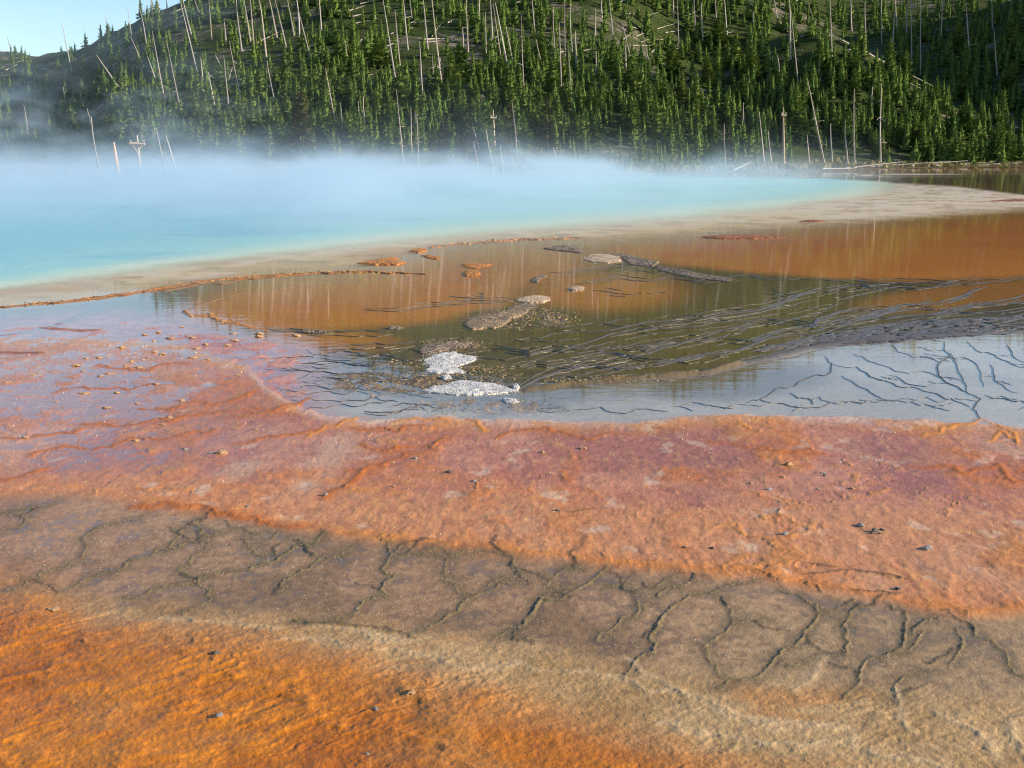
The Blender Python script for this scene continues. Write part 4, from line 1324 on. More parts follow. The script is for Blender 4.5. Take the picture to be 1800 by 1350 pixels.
# ------------------------------------------------------------------ fallen logs on the slope and driftwood on the bank
LOG_LIST = [(1503, 127, 1550, 107), (1520, 93, 1547, 104), (1438, 150, 1457, 107), (1352, 135, 1360, 97), (1480, 150, 1496, 120), (1500, 112, 1512, 104), (1206, 30, 1229, 21), (1337, 42, 1360, 30), (1397, 5, 1410, -2), (1403, 20, 1392, 22), (1465, 92, 1470, 84), (1493, 90, 1502, 88), (1380, 110, 1390, 107), (1290, 180, 1300, 195), (1300, 235, 1318, 258), (1360, 150, 1372, 165), (1345, 100, 1385, 84), (1640, 100, 1670, 82), (1712, 123, 1745, 116), (1555, 62, 1640, 82),
            (745, 72, 782, 71), (678, 85, 702, 75), (640, 138, 655, 133), (770, 62, 830, 84), (733, 101, 763, 97), (788, 42, 800, 37), (720, 43, 735, 40), (868, 98, 890, 94), (738, 163, 757, 163), (805, 133, 812, 130), (985, 95, 998, 92), (1025, 92, 1042, 88), (1145, 95, 1160, 78), (1180, 90, 1200, 73), (1095, 72, 1110, 62), (900, 10, 918, 2), (848, 78, 860, 76), (690, 175, 725, 160), (640, 208, 665, 200), (700, 190, 680, 195), (930, 10, 950, 2), (1090, 5, 1110, 2), (1150, 10, 1165, 6), (1170, 60, 1195, 55),
            (440, 187, 487, 172), (525, 118, 540, 108), (547, 145, 570, 120), (505, 148, 520, 138), (398, 195, 412, 190), (450, 78, 490, 60), (400, 60, 420, 52), (200, 115, 230, 98), (10, 125, 30, 115), (586, 28, 600, 18), (620, 45, 650, 38), (560, 140, 575, 128), (300, 25, 330, 14)]
lr = random.Random(9)
n_extra = 0
while n_extra < 70:
    cx, cy, rx, ry, _v = lr.choice(DENS[:6])
    px, py = cx + lr.gauss(0, rx * 0.75), cy + lr.gauss(0, ry * 0.9)
    if py < 8 or py > 255 or px < 5 or px > 1795:
        continue
    a = lr.choice((lr.uniform(-0.45, 0.1), lr.uniform(-0.45, 0.1), lr.uniform(-1.2, 0.7)))
    L = lr.uniform(10, 38)
    LOG_LIST.append((px, py, px + L * math.cos(a), py + L * math.sin(a)))
    n_extra += 1
for x0, y0, x1, y1 in LOG_LIST:
    a, b = hits(x0, y0), hits(x1, y1)
    if a is None or b is None:
        continue
    if abs(a.y - b.y) > 14:
        b = Vector((b.x, a.y + 14 * (1 if b.y > a.y else -1), 0))
        b.z = float(surf_z(b.x, b.y))
    r = lr.uniform(0.10, 0.17)
    a.z += r * 0.7 + 0.2
    b.z += r * 0.7 + 0.2
    o = link('fallen_log', lr.choice(LOGS))
    stand(o, a, b, r, lr.uniform(0, 6))
    slope = (y0 - y1) / max(6.0, abs(x1 - x0))
    ln = math.hypot(x1 - x0, y1 - y0)
    lab = f"{'long' if ln > 30 else 'short' if ln < 18 else 'middling'} bleached log {'steeply tilted' if abs(slope) > 0.9 else 'slanting' if abs(slope) > 0.3 else 'lying level'} {where(x0, y0)}"
    tag(o, lab, 'log', 'fallen logs ' + where(x0, y0))
for x0, y0, x1, y1 in ((1488, 296, 1530, 292), (1520, 294.5, 1560, 289), (1545, 292, 1570, 290.5), (1600, 291, 1612, 287), (1660, 290, 1685, 287), (1640, 291, 1668, 290), (1672, 290.5, 1700, 288.5), (1700, 289.5, 1740, 289), (1722, 290, 1760, 287), (1448, 297, 1500, 295), (940, 302, 970, 300), (1575, 292.5, 1595, 290), (1290, 299, 1305, 296)):
    a, b = G(x0, y0, 0.25), G(x1, y1, 0.3)
    a, b = Vector(a), Vector(b)
    if abs(a.y - b.y) > 4:
        b.y = a.y + 4
    a.z, b.z = 0.28, 0.30 + (lr.uniform(0.3, 0.9) if y0 - y1 > 2.6 else 0.03)
    o = link('driftwood_log', lr.choice(DRIFT))
    stand(o, a, b, lr.uniform(0.08, 0.14), lr.uniform(0, 6))
    place = 'by the old pines on the far bank' if x0 < 1200 else 'by the white stump in the bank grass' if x0 < 1400 else 'under the shore snags' if x0 < 1575 else 'below the shadowed bank pines'
    tag(o, f"{'long' if x1 - x0 > 32 else 'short'} grey driftwood log {'propped up' if y0 - y1 > 2.6 else 'lying flat'} {place}", 'driftwood', 'driftwood ' + place)

# ------------------------------------------------------------------ utility poles
def utility_pole(base, top, arm_z, arm_len, label, mat, brace):
    b = hits(*base)
    t = rise(b, *top)
    root = link('utility_pole', None, loc=b)
    root.empty_display_size = 0.4
    tag(root, label, 'pole', 'old utility poles along the far shore')
    o = link('pole', SNAGS[0].copy(), parent=root)
    o.data.materials.clear()
    o.data.materials.append(mat)
    stand(o, Vector((0, 0, 0)), t - b, 0.19, 0)
    if arm_len:
        c = (t - b) * arm_z
        v, f = tube_geo([(c.x - arm_len / 2, c.y - 0.18, c.z + 0.05), (c.x + arm_len / 2, c.y - 0.18, c.z - 0.03)], [0.12, 0.12], 4)
        link('crossarm', mesh_np('crossarm', v, f, smooth=False), mat, parent=root)
        for sgn in (-1, 1):
            if brace:
                v, f = tube_geo([(c.x + sgn * arm_len * 0.33, c.y - 0.2, c.z), (c.x, c.y - 0.2, c.z - 0.75)], [0.045, 0.045], 4)
                link('brace', mesh_np('brace', v, f, smooth=False), mat, parent=root)
            v, f = tube_geo([(c.x + sgn * arm_len * 0.42, c.y - 0.18, c.z + 0.06), (c.x + sgn * arm_len * 0.42, c.y - 0.18, c.z + 0.30), (c.x + sgn * arm_len * 0.42, c.y - 0.18, c.z + 0.36)], [0.05, 0.08, 0.04], 6)
            link('insulator', mesh_np('insulator', v, f), M_SNAG, parent=root)
    return root


utility_pole((247, 306), (241, 238), 0.78, 1.35, 'pale utility pole with a braced crossarm standing in the steam', M_POLE, True)
utility_pole((870, 279), (867, 193), 0.83, 0.75, 'slim utility pole with a short crossarm among old pines', M_POLE, False)
utility_pole((1378, 296), (1377, 188), 0.86, 0.55, 'pale utility pole with a tiny crossarm on the grassy bank', M_POLE, False)
b = hits(208, 312)
o = link('cut_post', SNAGS[0].copy())
o.data.materials.clear()
o.data.materials.append(M_POST)
stand(o, b, rise(b, 200, 250), 0.24, 0)
tag(o, 'orange cut-off pole without crossarm leaning in the steam', 'post')

# ------------------------------------------------------------------ grass of the far bank
gv, gf = [], []
gr = np.random.default_rng(55)
for q in range(5200):
    px = gr.uniform(880, 1800)
    w = math.exp(-((px - 1390) / 130) ** 2) + 0.25 + 0.3 * math.exp(-((px - 960) / 60) ** 2)
    if gr.random() > w:
        continue
    bp = curve(C_BANK, px)
    py = bp - gr.uniform(0.6, 9)
    p0 = G(px, max(py, 285.0), 0.25)
    if p0[1] > 235:
        continue
    p0[2] = float(max(hill(p0[0], p0[1]), 0.2))
    hgt_b, a = gr.uniform(0.25, 0.7), gr.uniform(0, math.pi)
    d = np.array([math.cos(a), math.sin(a), 0]) * gr.uniform(0.12, 0.4)
    i = len(gv)
    lean = np.array([gr.normal(0, 0.15), gr.normal(0, 0.15), 0])
    gv += [p0 - d, p0 + d, p0 + d * 0.6 + lean + [0, 0, hgt_b], p0 - d * 0.5 + lean + [0, 0, hgt_b * 0.8]]
    gf.append([i, i + 1, i + 2, i + 3])
M_GRASS = leaf_mat('bank_grass', (0.10, 0.12, 0.03), (0.19, 0.20, 0.06), (0.24, 0.20, 0.10))
o = link('bank_grass', mesh_np('bank_grass', gv, gf, smooth=False), M_GRASS, kind='stuff')
tag(o, 'tufted yellow-green grass along the far bank', 'grass')

# ------------------------------------------------------------------ crust islets and white sinter mounds
def crust_mat(name, a, b, c, scale=26, dark=0.5):
    m, nt, out = material(name)
    k = NT(nt)
    co = k.mapped((1, 1, 1))
    n = k.noise(co, scale, 5, 0.7)
    n2 = k.noise(co, scale * 2.7, 3, 0.6)
    c1 = k.mix(k.maprange(n, 0.40, 0.62), a, b)
    c2 = k.mix(k.maprange(n2, 0.53, 0.62), c1, c)
    bp = k.n('Bump', {'Strength': 0.9, 'Distance': 0.012, 'Height': n2})
    p = k.n('BsdfPrincipled', {'Base Color': c2, 'Roughness': 0.8, 'Normal': bp.outputs[0]})
    k.link(p.outputs[0], out.inputs[0])
    return m


M_WHITE = crust_mat('white_sinter', (0.76, 0.74, 0.71), (0.60, 0.58, 0.54), (0.30, 0.27, 0.23), 30)
M_GRAVEL = crust_mat('brown_crust_rubble', (0.42, 0.30, 0.17), (0.16, 0.115, 0.075), (0.05, 0.04, 0.03), 22)
M_ORANGE = crust_mat('orange_crust', (0.62, 0.29, 0.08), (0.40, 0.15, 0.04), (0.12, 0.05, 0.02), 12)
M_TAN = crust_mat('tan_crust', (0.62, 0.48, 0.33), (0.50, 0.36, 0.22), (0.15, 0.11, 0.08), 26)
M_DARK = crust_mat('dark_crust_rubble', (0.20, 0.15, 0.10), (0.07, 0.055, 0.045), (0.50, 0.38, 0.26), 16)
M_RED = crust_mat('red_brown_crust', (0.40, 0.16, 0.06), (0.26, 0.09, 0.04), (0.12, 0.05, 0.02), 10)


def islet(name, outline, height, mat, label, cat, rough=0.35, seed=0, group=None, rings=16, segs=130):
    """A low crust: its outline traced on the photograph and laid on the water plane, domed and crumbly."""
    w = np.array([G(px, py)[:2] for px, py in outline])
    c = w.mean(0)
    # resample the outline evenly by index
    n = len(w)
    t = np.linspace(0, n, segs, endpoint=False)
    i0 = np.floor(t).astype(int)
    ft = (t - i0)[:, None]
    edge = w[i0 % n] * (1 - ft) + w[(i0 + 1) % n] * ft
    size = np.hypot(*(w.max(0) - w.min(0)))
    edge = edge + (edge - c) * 0.09 * fbm(edge[:, 0] * 20 / max(size, 0.3), edge[:, 1] * 20 / max(size, 0.3), 700 + seed, 4)[:, None]
    v, f = [], []
    fr = np.linspace(0, 1, rings) ** 0.8
    for q, s in enumerate(fr):
        ring = c + (edge - c) * s
        fine = 16 / max(0.25, min(size, 1.5))
        nz = fbm(ring[:, 0] * fine, ring[:, 1] * fine, 720 + seed, 4) * (0 if q == 0 else 1)
        dome = (1 - s ** 2.2) ** 0.6
        z = -0.045 + (0.045 + (height * 0.38) * (0.25 + 0.75 * dome)) * (1 + 0.30 * rough * nz) if q < rings - 1 else np.full(segs, -0.06)
        z = np.broadcast_to(z, (segs,))
        v.append(np.stack([ring[:, 0] - c[0], ring[:, 1] - c[1], z], -1))
    v = np.concatenate(v)
    for q in range(rings - 1):
        for s_ in range(segs):
            s2 = (s_ + 1) % segs
            f.append([q * segs + s_, (q + 1) * segs + s_, (q + 1) * segs + s2, q * segs + s2])
    f = np.array(f)
    # loose rubble on top and spilling over the edge
    rgi = np.random.default_rng(900 + seed)
    px_m = c[1] / F_PX
    area = size / px_m
    n_r = int(np.clip(area * (3.0 if name == 'sinter_mound' else 5.5), 40, 800))
    ov = np.array([[1, 0, 0], [0, 1, 0], [-1, 0, 0], [0, -1, 0], [0, 0, 1], [0, 0, -1]], dtype=float)
    of = np.array([[0, 1, 4, 4], [1, 2, 4, 4], [2, 3, 4, 4], [3, 0, 4, 4]])
    rv, rf = [v], []
    base_n = len(v)
    for q in range(n_r):
        s_ = math.sqrt(rgi.random()) * (1.0 + 0.35 * rgi.random() ** 2)
        e = edge[rgi.integers(0, segs)]
        p = (e - c) * s_
        dome = max(0.0, 1 - min(s_, 1) ** 2.2) ** 0.6
        zz_ = (height * 0.38) * (0.25 + 0.75 * dome) if s_ < 1 else 0.0
        r_ = rgi.uniform(0.5, 1.6) * px_m * (1.3 if s_ < 1 else 0.9)
        lump = ov * r_ * rgi.uniform(0.6, 1.3, (6, 1)) * np.array([1.5, 1.3, 0.42])
        a_ = rgi.uniform(0, 6.28)
        lx, ly = lump[:, 0] * math.cos(a_) - lump[:, 1] * math.sin(a_), lump[:, 0] * math.sin(a_) + lump[:, 1] * math.cos(a_)
        rv.append(np.stack([lx + p[0], ly + p[1], lump[:, 2] + zz_], -1))
        rf.append(of + base_n + 6 * q)
    v = np.concatenate(rv)
    tri_f = np.concatenate(rf)[:, :3]
    me = bpy.data.meshes.new(name)
    me.from_pydata(v.tolist(), [], f.tolist() + tri_f.tolist())
    o = link(name, me, mat, loc=(c[0], c[1], 0))
    tag(o, label, cat, group)
    return o


islet('sinter_mound', [(744, 634), (758, 624), (785, 619), (800, 618), (814, 623), (840, 628), (836, 633), (826, 638), (804, 645), (796, 650), (818, 655), (790, 658), (762, 657), (745, 653), (756, 645), (750, 640)], 0.035, M_WHITE, 'white crumbly sinter patch behind, ragged and touched with brown', 'mineral crust', 0.9, 1, 'white sinter mounds')
islet('sinter_mound', [(740, 689), (760, 680), (785, 675), (812, 669), (840, 672), (868, 675), (888, 681), (918, 692), (895, 691), (870, 693), (840, 695), (805, 695), (775, 693)], 0.055, M_WHITE, 'long white domed sinter mound closest to the pink mats', 'mineral crust', 0.7, 2, 'white sinter mounds')
islet('sinter_mound', [(880, 702), (895, 701), (908, 704), (912, 708), (900, 710), (890, 709)], 0.045, M_WHITE, 'tiny white sinter lump in front of the long mound', 'mineral crust', 0.9, 3, 'white sinter mounds')
islet('sinter_mound', [(774, 664), (790, 662), (794, 667), (780, 668)], 0.065, M_WHITE, 'sliver of white sinter between the two white mounds', 'mineral crust', 0.8, 4, 'white sinter mounds')
islet('sinter_mound', [(900, 680), (908, 677), (914, 683), (908, 688), (902, 686)], 0.07, M_WHITE, 'white sinter nub at the end of the golden ridge', 'mineral crust', 0.9, 5, 'white sinter mounds')
islet('crust_islet', [(816, 572), (822, 562), (850, 555), (880, 548), (910, 543), (930, 545), (925, 553), (900, 560), (890, 570), (870, 578), (830, 580)], 0.075, M_GRAVEL, 'broad gravelly brown crust island in the olive pool', 'crust island', 0.8, 6, 'crust islands in the pools')
islet('crust_islet', [(905, 530), (915, 524), (940, 520), (962, 522), (968, 527), (955, 532), (930, 533)], 0.075, M_TAN, 'pale tan crust mound just beyond the gravelly island', 'crust island', 0.8, 7, 'crust islands in the pools')
islet('crust_islet', [(892, 541), (915, 535), (940, 535), (942, 540), (920, 546), (898, 547)], 0.05, M_DARK, 'dark crust strip between tan mound and gravelly island', 'crust island', 0.9, 8, 'crust islands in the pools')
islet('crust_islet', [(625, 464), (650, 459), (690, 453), (700, 456), (692, 459), (714, 462), (700, 466), (660, 466)], 0.11, M_ORANGE, 'orange wedge-shaped crust islet off the pool rim', 'crust island', 0.6, 9, 'crust islands in the pools')
islet('crust_islet', [(720, 442), (732, 438), (748, 438), (750, 442), (735, 444)], 0.09, M_ORANGE, 'small round orange crust at the head of the thin rim line', 'crust island', 0.6, 10, 'crust islands in the pools')
islet('crust_islet', [(742, 449), (755, 449), (760, 452), (775, 453), (770, 456), (752, 454)], 0.06, M_ORANGE, 'little kinked orange crust in the ochre pool', 'crust island', 0.7, 11, 'crust islands in the pools')
islet('crust_islet', [(812, 465), (835, 464), (865, 465), (858, 468), (845, 470), (838, 473), (820, 470)], 0.06, M_ORANGE, 'thin branching orange crust in the ochre pool', 'crust island', 0.7, 12, 'crust islands in the pools')
islet('crust_islet', [(816, 481), (825, 475), (838, 478), (845, 482), (838, 486), (820, 487)], 0.07, M_ORANGE, 'knobbly orange crust under the thin branching one', 'crust island', 0.8, 13, 'crust islands in the pools')
islet('crust_islet', [(1232, 417), (1270, 414), (1330, 414), (1385, 418), (1330, 420), (1265, 420)], 0.10, M_RED, 'flat red-brown crust islet near the tan shelf', 'crust island', 0.5, 14, 'crust islands in the pools')
islet('crust_islet', [(1403, 390), (1425, 387.5), (1450, 389), (1430, 391)], 0.08, M_RED, 'thin red-brown sliver of crust far out on the shelf', 'crust island', 0.5, 15, 'crust islands in the pools')
islet('crust_islet', [(1740, 353.5), (1770, 351.5), (1810, 351), (1812, 354), (1775, 354.5)], 0.07, M_RED, 'red-brown crust bar at the far end of the shelf', 'crust island', 0.5, 16, 'crust islands in the pools')
islet('crust_islet', [(955, 437), (985, 432), (1010, 433), (1030, 441), (1020, 445), (985, 441)], 0.08, M_DARK, 'dark rubble bar where the ochre pool meets orange water', 'crust island', 0.9, 17, 'crust islands in the pools')
islet('crust_islet', [(1026, 456), (1035, 449), (1060, 447), (1095, 452), (1092, 459), (1070, 463), (1040, 461)], 0.09, M_TAN, 'tan topped crust islet in the dark rubble chain', 'crust island', 0.9, 18, 'crust islands in the pools')
islet('crust_islet', [(1060, 446), (1090, 445), (1125, 454), (1160, 461), (1150, 468), (1110, 466), (1098, 458)], 0.08, M_DARK, 'dark rubble bar beside the tan topped islet', 'crust island', 0.9, 19, 'crust islands in the pools')
islet('crust_islet', [(1150, 468), (1190, 473), (1240, 484), (1290, 491), (1282, 496), (1220, 489), (1165, 477)], 0.06, M_DARK, 'long low dark bar at the tail of the rubble chain', 'crust island', 0.8, 20, 'crust islands in the pools')
islet('crust_islet', [(1000, 508), (1012, 504), (1026, 506), (1024, 511), (1008, 512)], 0.07, M_TAN, 'small tan crust chip in the orange water', 'crust island', 0.8, 21, 'crust islands in the pools')
islet('crust_islet', [(934, 495), (942, 488), (956, 485), (962, 488), (950, 491), (944, 498)], 0.06, M_DARK, 'small hooked dark crust beyond the pale tan mound', 'crust island', 0.9, 22, 'crust islands in the pools')
islet('crust_islet', [(735, 616), (750, 606), (790, 601), (832, 602), (828, 610), (795, 613), (760, 622), (740, 624)], 0.055, M_DARK, 'dark brown rubble strip bordering the ragged white patch', 'crust island', 0.9, 23, 'crust islands in the pools')
islet('crust_islet', [(680, 577), (690, 574), (708, 576), (700, 580), (686, 580)], 0.05, M_DARK, 'small dark crust spot on the line across orange water', 'crust island', 0.9, 24, 'crust islands in the pools')
islet('crust_islet', [(520, 583), (540, 580), (575, 582), (572, 586), (540, 586)], 0.05, M_DARK, 'thin dark crust at the tip of the orange lobe', 'crust island', 0.9, 25, 'crust islands in the pools')

# ------------------------------------------------------------------ stones and chips
def stone_mesh(rng, flat, name):
    import bmesh
    bm = bmesh.new()
    bmesh.ops.create_icosphere(bm, subdivisions=2, radius=1.0)
    s = rng.random(3) * 10
    for v in bm.verts:
        c = np.array(v.co)
        n = math.sin(c[0] * 3.1 + s[0]) * math.cos(c[1] * 2.7 + s[1]) + 0.6 * math.sin(c[2] * 5 + c[0] * 4 + s[2])
        v.co = v.co * (1 + 0.22 * n)
        v.co.z = max(v.co.z, -0.4) * flat
    me = bpy.data.meshes.new(name)
    bm.to_mesh(me)
    bm.free()
    return me


M_STONE = crust_mat('pale_stone', (0.58, 0.55, 0.50), (0.42, 0.38, 0.34), (0.25, 0.2, 0.16), 60)
M_STONE_D = crust_mat('dark_stone', (0.13, 0.115, 0.10), (0.07, 0.065, 0.06), (0.4, 0.37, 0.33), 60)
M_CHIP = crust_mat('orange_chip', (0.66, 0.36, 0.13), (0.55, 0.23, 0.05), (0.72, 0.62, 0.5), 60)
rg5 = np.random.default_rng(66)
SETS = {}
for key, mat in (('pale', M_STONE), ('dark', M_STONE_D), ('orange', M_CHIP)):
    SETS[key] = []
    for q in range(4):
        me = stone_mesh(rg5, (0.75, 0.55, 0.45, 0.65)[q], 'stone')
        me.materials.append(mat)
        SETS[key].append(me)
# (px, py, half width px, kind, label)
STONES = [
    (1352, 863, 6, 'pale', 'pale stone alone in the purple-pink mat'), (1439, 862, 4, 'pale', 'small pale stone past the lone pale stone'), (1513, 927, 8, 'pale', 'grey-white stone beside the dark stone cluster'), (1538, 937, 7, 'dark', 'dark stone at the centre of the dark cluster'), (1551, 935, 5, 'dark', 'dark stone at the far end of the dark cluster'), (1547, 941, 4, 'dark', 'small dark stone in front of the dark cluster'), (1533, 940, 4, 'dark', 'small dark stone by the grey-white stone'),
    (980, 901, 5, 'dark', 'dark little stone in the plain orange mat'), (1203, 967, 4, 'dark', 'dark chip above the strip in the orange mat'), (1252, 967, 5, 'dark', 'flat dark chip next to another above the strip'), (386, 1268, 7, 'pale', 'pale pebble sitting on the bright orange apron'), (661, 1254, 6, 'pale', 'white pebble with a long shadow on the orange apron'), (646, 1331, 4, 'pale', 'tiny white pebble at the frame foot on orange'),
    (1446, 834, 5, 'pale', 'pale chip in purple mat beyond the two pale stones'), (1386, 821, 8, 'orange', 'sunlit orange knob in the purple mat'), (1376, 842, 5, 'orange', 'orange chip just nearer than the sunlit knob'), (1320, 852, 4, 'orange', 'orange chip beside the lone pale stone'), (1498, 861, 5, 'orange', 'orange chip past the small pale stone'), (1464, 885, 4, 'orange', 'orange chip between pale stones and dark cluster'),
    (790, 832, 6, 'dark', 'dark stone by the rust streak in the mat'), (834, 848, 5, 'pale', 'pale chip near the dark stone by the rust streak'), (390, 798, 9, 'orange', 'flat pale-orange chip with a ragged edge'), (372, 797, 5, 'pale', 'white bit beside the flat pale-orange chip'), (692, 857, 4, 'orange', 'orange chip by the foot of the rust streak'), (954, 797, 5, 'orange', 'orange crumb near the mat rise by the puddle'), (1025, 790, 7, 'orange', 'orange-white chip near the mat rise by the puddle'),
    (730, 808, 5, 'pale', 'pale chip on top of the rust streak'), (690, 815, 4, 'orange', 'orange chip along the rust streak'), (573, 873, 5, 'pale', 'flat pale chip above the brown strip'), (435, 894, 4, 'pale', 'flat pale chip by the lip of the strip'), (1578, 1039, 6, 'dark', 'dark knob on the lip above the brown strip'), (1630, 968, 9, 'pale', 'flat pale flake at the mat edge'), (1380, 944, 7, 'pale', 'flat pale flake beyond the strip middle'), (240, 775, 5, 'orange', 'orange chip with a white rim on the lilac flat'), (325, 790, 5, 'pale', 'small pale chip near the ragged flat chip'),
    (655, 697, 4, 'orange', 'orange crumb at the tip of the dark scum lines'), (450, 756, 4, 'orange', 'orange crumb beside the rust patch'), (1450, 838, 4, 'dark', 'dark crumb under the pale chip in purple mat'), (380, 1158, 8, 'dark', 'dark curled crust bit on the tan apron edge'), (95, 1075, 10, 'orange', 'orange crust knob where strip meets apron'), (722, 1228, 10, 'orange', 'raised orange crust knuckle on the bright apron'),
]
for px, py, hw, kind, lab in STONES:
    p0 = G(px, py)
    s = hw * p0[1] / F_PX
    o = link('stone' if kind != 'orange' else 'crust_chip', rr.choice(SETS[kind]))
    col_i, row_i = int(np.searchsorted(U, p0[0] / p0[1])), int(np.searchsorted(YR, p0[1]))
    zz = float(hgt[min(row_i, NR - 1), min(col_i, NC - 1)])
    o.location = (p0[0], p0[1], max(zz, -0.002) + s * 0.12)
    o.scale = (s, s * rr.uniform(0.8, 1.2), s * 0.9)
    o.rotation_euler = (0, 0, rr.uniform(0, 6.28))
    tag(o, lab, 'stone' if kind != 'orange' else 'crust chip', 'loose stones and chips on the mats')
CHIPS = [(253, 589), (280, 584), (270, 599), (300, 596), (360, 605), (273, 620), (287, 623), (250, 632), (175, 630), (152, 631), (230, 637), (222, 644), (245, 647), (190, 644), (132, 643), (190, 657), (147, 652), (178, 662), (240, 710), (188, 718), (150, 692), (12, 672), (285, 746), (408, 586), (455, 588), (340, 594), (335, 557), (370, 551), (395, 567), (320, 575), (455, 592), (520, 590), (330, 590), (412, 600), (400, 608), (345, 612), (338, 628), (60, 660), (100, 706), (45, 770), (205, 690), (275, 676), (320, 704), (300, 735), (420, 660), (365, 632), (75, 620), (215, 612)]
for px, py in CHIPS:
    px, py = px + rr.uniform(-2, 2), py + rr.uniform(-1, 1)
    p0 = G(px, py)
    s = rr.uniform(3.2, 6.0) * p0[1] / F_PX
    o = link('crust_chip', rr.choice(SETS['orange']))
    o.location = (p0[0], p0[1], s * 0.10)
    o.scale = (s * rr.uniform(1, 1.6), s, s * 0.7)
    o.rotation_euler = (0, 0, rr.uniform(-0.5, 0.5))
    pl = 'at the edge of the orange lobe' if py < 600 and px > 310 else 'on the lilac flat under the rim crust' if py < 640 else 'on the wide lilac flat' if py < 690 else 'where the lilac flat turns rusty'
    sz = 'larger' if s * F_PX / p0[1] > 4.8 else 'small'
    tag(o, f'{sz} sunlit orange crust chip {pl}', 'crust chip', 'orange chips ' + pl)

# crumbs too small to count, scattered over strip, mats and crusts
cv, cf = [], []
cr = np.random.default_rng(77)
tet = np.array([[1, 0, 0], [-0.5, 0.87, 0], [-0.5, -0.87, 0], [0, 0, 0.9]])
tri = np.array([[0, 1, 3], [1, 2, 3], [2, 0, 3]])
cc = []
for q in range(5200):
    px = cr.uniform(-40, 1840)
    if q < 1700:
        t = cr.beta(1.6, 1.6)
        py = curve(C_STRIP_TOP, px) * (1 - t) + curve(C_STRIP_BOT, px) * t
        size, c = cr.uniform(0.3, 1.1), (0.72, 0.68, 0.60)
    else:
        py = cr.uniform(600, 1040)
        if not curve(C_PUDDLE_BOT, px) + 4 < py < curve(C_STRIP_TOP, px):
            continue
        size, c = cr.uniform(0.4, 1.7), ((0.62, 0.30, 0.09), (0.70, 0.55, 0.40), (0.16, 0.09, 0.05))[cr.integers(0, 3)]
    p0 = G(px, py)
    s = size * p0[1] / F_PX
    zz = float(hgt[min(int(np.searchsorted(YR, p0[1])), NR - 1), min(int(np.searchsorted(U, p0[0] / p0[1])), NC - 1)])
    a = cr.uniform(0, 6.28)
    ca, sa = math.cos(a), math.sin(a)
    v = tet * s * cr.uniform(0.7, 1.3, (4, 1))
    v = np.stack([v[:, 0] * ca - v[:, 1] * sa + p0[0], v[:, 0] * sa + v[:, 1] * ca + p0[1], v[:, 2] + max(zz, -0.0005)], -1)
    cf.append(tri + 4 * len(cv))
    cv.append(v)
    cc += [c] * 4
for pts in STRIP[:n_strip]:
    w = [np.array(p, dtype=float) for p in pts]
    for a, b in zip(w[:-1], w[1:]):
        for q in range(int(np.ceil(np.hypot(*(b - a)) * 0.8))):
            px, py = a + (b - a) * cr.random() + cr.normal(0, 1, 2) * (3.2, 1.6)
            p0 = G(px, py)
            s = cr.uniform(0.5, 1.6) * p0[1] / F_PX
            ri, ci = min(int(np.searchsorted(YR, p0[1])), NR - 1), min(int(np.searchsorted(U, p0[0] / p0[1])), NC - 1)
            v = tet * s * cr.uniform(0.6, 1.4, (4, 1)) + np.array([p0[0], p0[1], float(hgt[ri, ci]) - 0.3 * s])
            cf.append(tri + 4 * len(cv))
            cv.append(v)
            cc += [((0.26, 0.19, 0.08), (0.17, 0.125, 0.06), (0.32, 0.245, 0.13), (0.10, 0.075, 0.04))[cr.integers(0, 4)]] * 4
for cx, cy, rx, ry, n_c in ((700, 672, 120, 22, 700), (830, 660, 85, 20, 500), (800, 606, 70, 11, 300), (930, 560, 90, 20, 500), (850, 715, 150, 15, 350), (690, 640, 70, 9, 150), (1040, 668, 120, 6, 350), (870, 684, 60, 9, 200)):
    for q in range(n_c):
        a_, r_ = cr.uniform(0, 6.28), math.sqrt(cr.random()) * (0.7 + 0.5 * cr.random())
        px, py = cx + rx * r_ * math.cos(a_), cy + ry * r_ * math.sin(a_)
        p0 = G(px, py)
        s = cr.uniform(0.6, 1.9) * p0[1] / F_PX
        ri, ci = min(int(np.searchsorted(YR, p0[1])), NR - 1), min(int(np.searchsorted(U, p0[0] / p0[1])), NC - 1)
        v = tet * s * cr.uniform(0.6, 1.4, (4, 1)) * (1.5, 1.5, 0.8) + np.array([p0[0], p0[1], max(float(hgt[ri, ci]), -0.001)])
        cf.append(tri + 4 * len(cv))
        cv.append(v)
        cc += [((0.24, 0.17, 0.07), (0.12, 0.085, 0.045), (0.36, 0.26, 0.12), (0.055, 0.042, 0.03))[cr.integers(0, 4)]] * 4
for pts in RIMS:
    w = [np.array(p, dtype=float) for p in pts]
    for a, b in zip(w[:-1], w[1:]):
        for q in range(int(np.hypot(*(b - a)) * 0.7 * (0.3 + cr.random()))):
            px, py = a + (b - a) * cr.random() + cr.normal(0, 1, 2) * (2.0, 1.2)
            p0 = G(px, py)
            s = cr.uniform(0.7, 2.2) * p0[1] / F_PX
            v = tet * s * cr.uniform(0.6, 1.4, (4, 1)) * (1.6, 1.6, 1.0) + np.array([p0[0], p0[1], 0.008])
            cf.append(tri + 4 * len(cv))
            cv.append(v)
            cc += [((0.42, 0.17, 0.04), (0.16, 0.075, 0.03), (0.50, 0.27, 0.10), (0.08, 0.05, 0.03))[cr.integers(0, 4)]] * 4
me = mesh_np('crumbs', np.concatenate(cv), np.concatenate(cf), smooth=False)
color_attr(me, np.array(cc))
m, nt, out = material('mineral_crumbs')
k = NT(nt)
p = k.n('BsdfPrincipled', {'Base Color': k.n('Attribute', attribute_name='Col').outputs[0], 'Roughness': 0.7})
k.link(p.outputs[0], out.inputs[0])
o = link('mineral_crumbs', me, m, kind='stuff')
tag(o, 'fine pale and orange mineral crumbs strewn over the mats', 'crumbs')

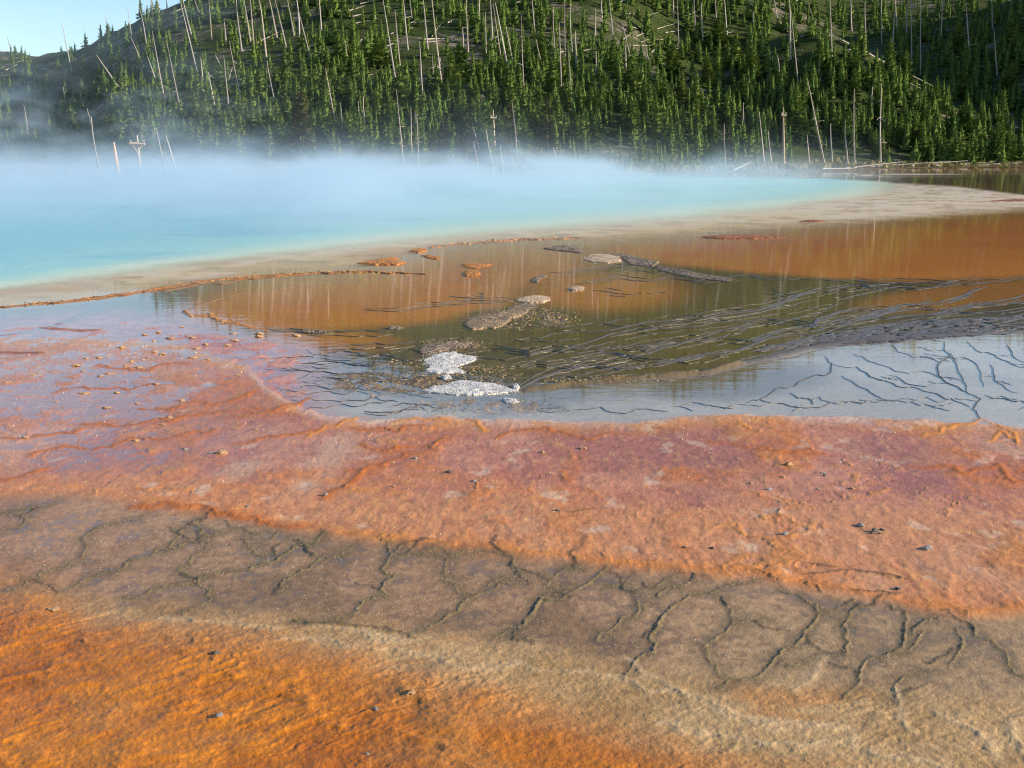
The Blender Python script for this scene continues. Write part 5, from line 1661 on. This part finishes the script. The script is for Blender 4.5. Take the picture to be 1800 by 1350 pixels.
# ------------------------------------------------------------------ steam over the hot pool
X0, X1, Y0, Y1, Z0, Z1 = -95.0, 45.0, 21.0, 150.0, 0.03, 13.0
bv = np.array([[x, y, z] for z in (Z0, Z1) for y in (Y0, Y1) for x in (X0, X1)])
bf = np.array([[0, 2, 3, 1], [4, 5, 7, 6], [0, 1, 5, 4], [2, 6, 7, 3], [0, 4, 6, 2], [1, 3, 7, 5]])
me = mesh_np('steam', bv, bf, smooth=False)
m, nt, out = material('drifting_steam')
k = NT(nt)
pos = k.n('NewGeometry').outputs['Position']
sep = k.n('SeparateXYZ', {0: pos})
x, y, z = sep.outputs
u = k.math('DIVIDE', x, y)                                   # direction across the pool
across = k.maprange(u, 0.34, -0.16, smooth=True)
start = k.maprange(y, 20, 54, smooth=True)
stop = k.maprange(y, 150, 118, smooth=True)
nz = k.noise(k.n('Mapping', {'Vector': pos, 'Scale': (0.085, 0.05, 0.22)}).outputs[0], 1.0, 4, 0.62, 1.0)
nf = k.noise(k.n('Mapping', {'Vector': pos, 'Scale': (0.13, 0.09, 0.34)}).outputs[0], 1.0, 4, 0.6, 1.2)
zz = k.math('SUBTRACT', z, k.math('MULTIPLY', k.math('SUBTRACT', nz, 0.48), 8.5))
layer = k.math('MULTIPLY', k.math('EXPONENT', k.math('MULTIPLY', k.math('MAXIMUM', zz, 0.0), -1.7)), 0.115)
leftw = k.maprange(u, -0.12, -0.40, smooth=True)
wisp = k.math('MULTIPLY', k.maprange(nf, 0.53, 0.68, smooth=True), k.math('MULTIPLY', leftw, k.maprange(z, 12.5, 1.0, 0.0, 0.042)))
dens = k.math('MULTIPLY', k.math('ADD', layer, k.math('MAXIMUM', wisp, 0.0)), k.math('MULTIPLY', across, k.math('MULTIPLY', start, stop)))
pv = k.n('VolumePrincipled', {'Color': (0.62, 0.79, 0.95, 1), 'Density': dens, 'Anisotropy': 0.1})
k.link(pv.outputs[0], out.inputs['Volume'])
try:
    m.cycles.volume_step_rate = 0.5
except Exception:
    pass
o = link('steam', me, m, kind='stuff')
tag(o, 'white-blue steam drifting low over the hot pool', 'steam')

# ------------------------------------------------------------------ things that would share a label are told apart by their order up the slope or towards the camera
ORD = ['', 'second ', 'third ', 'fourth ', 'fifth ', 'sixth ', 'seventh ', 'eighth ', 'ninth ', 'tenth ', 'eleventh ', 'twelfth ', 'thirteenth ', 'fourteenth ', 'fifteenth ', 'sixteenth ', 'seventeenth ', 'eighteenth ', 'nineteenth ', 'twentieth ']
same = {}
for o in COL.objects:
    if o.parent is None and o.get('label') and o.get('category'):
        same.setdefault(o['label'], []).append(o)
for lab, members in same.items():
    if len(members) < 2:
        continue
    word = 'frontmost' if members[0]['category'] in ('crust chip', 'stone') else 'lowest'
    members.sort(key=lambda o: -to_px(o.location.x, o.location.y, o.location.z)[1])
    for i, o in enumerate(members):
        o['label'] = (ORD[i] if i < len(ORD) else '') + word + ' ' + lab
for o in COL.objects:
    lab = o.get('label')
    if lab:
        for word in (' middling', ' upright', ' middle-sized', ' crowded'):
            if o['category'] == 'dead tree' and len(lab.replace('-', ' ').split()) > 16:
                lab = lab.replace(word, '', 1)
        o['label'] = lab
    if '_py' in o:
        del o['_py']
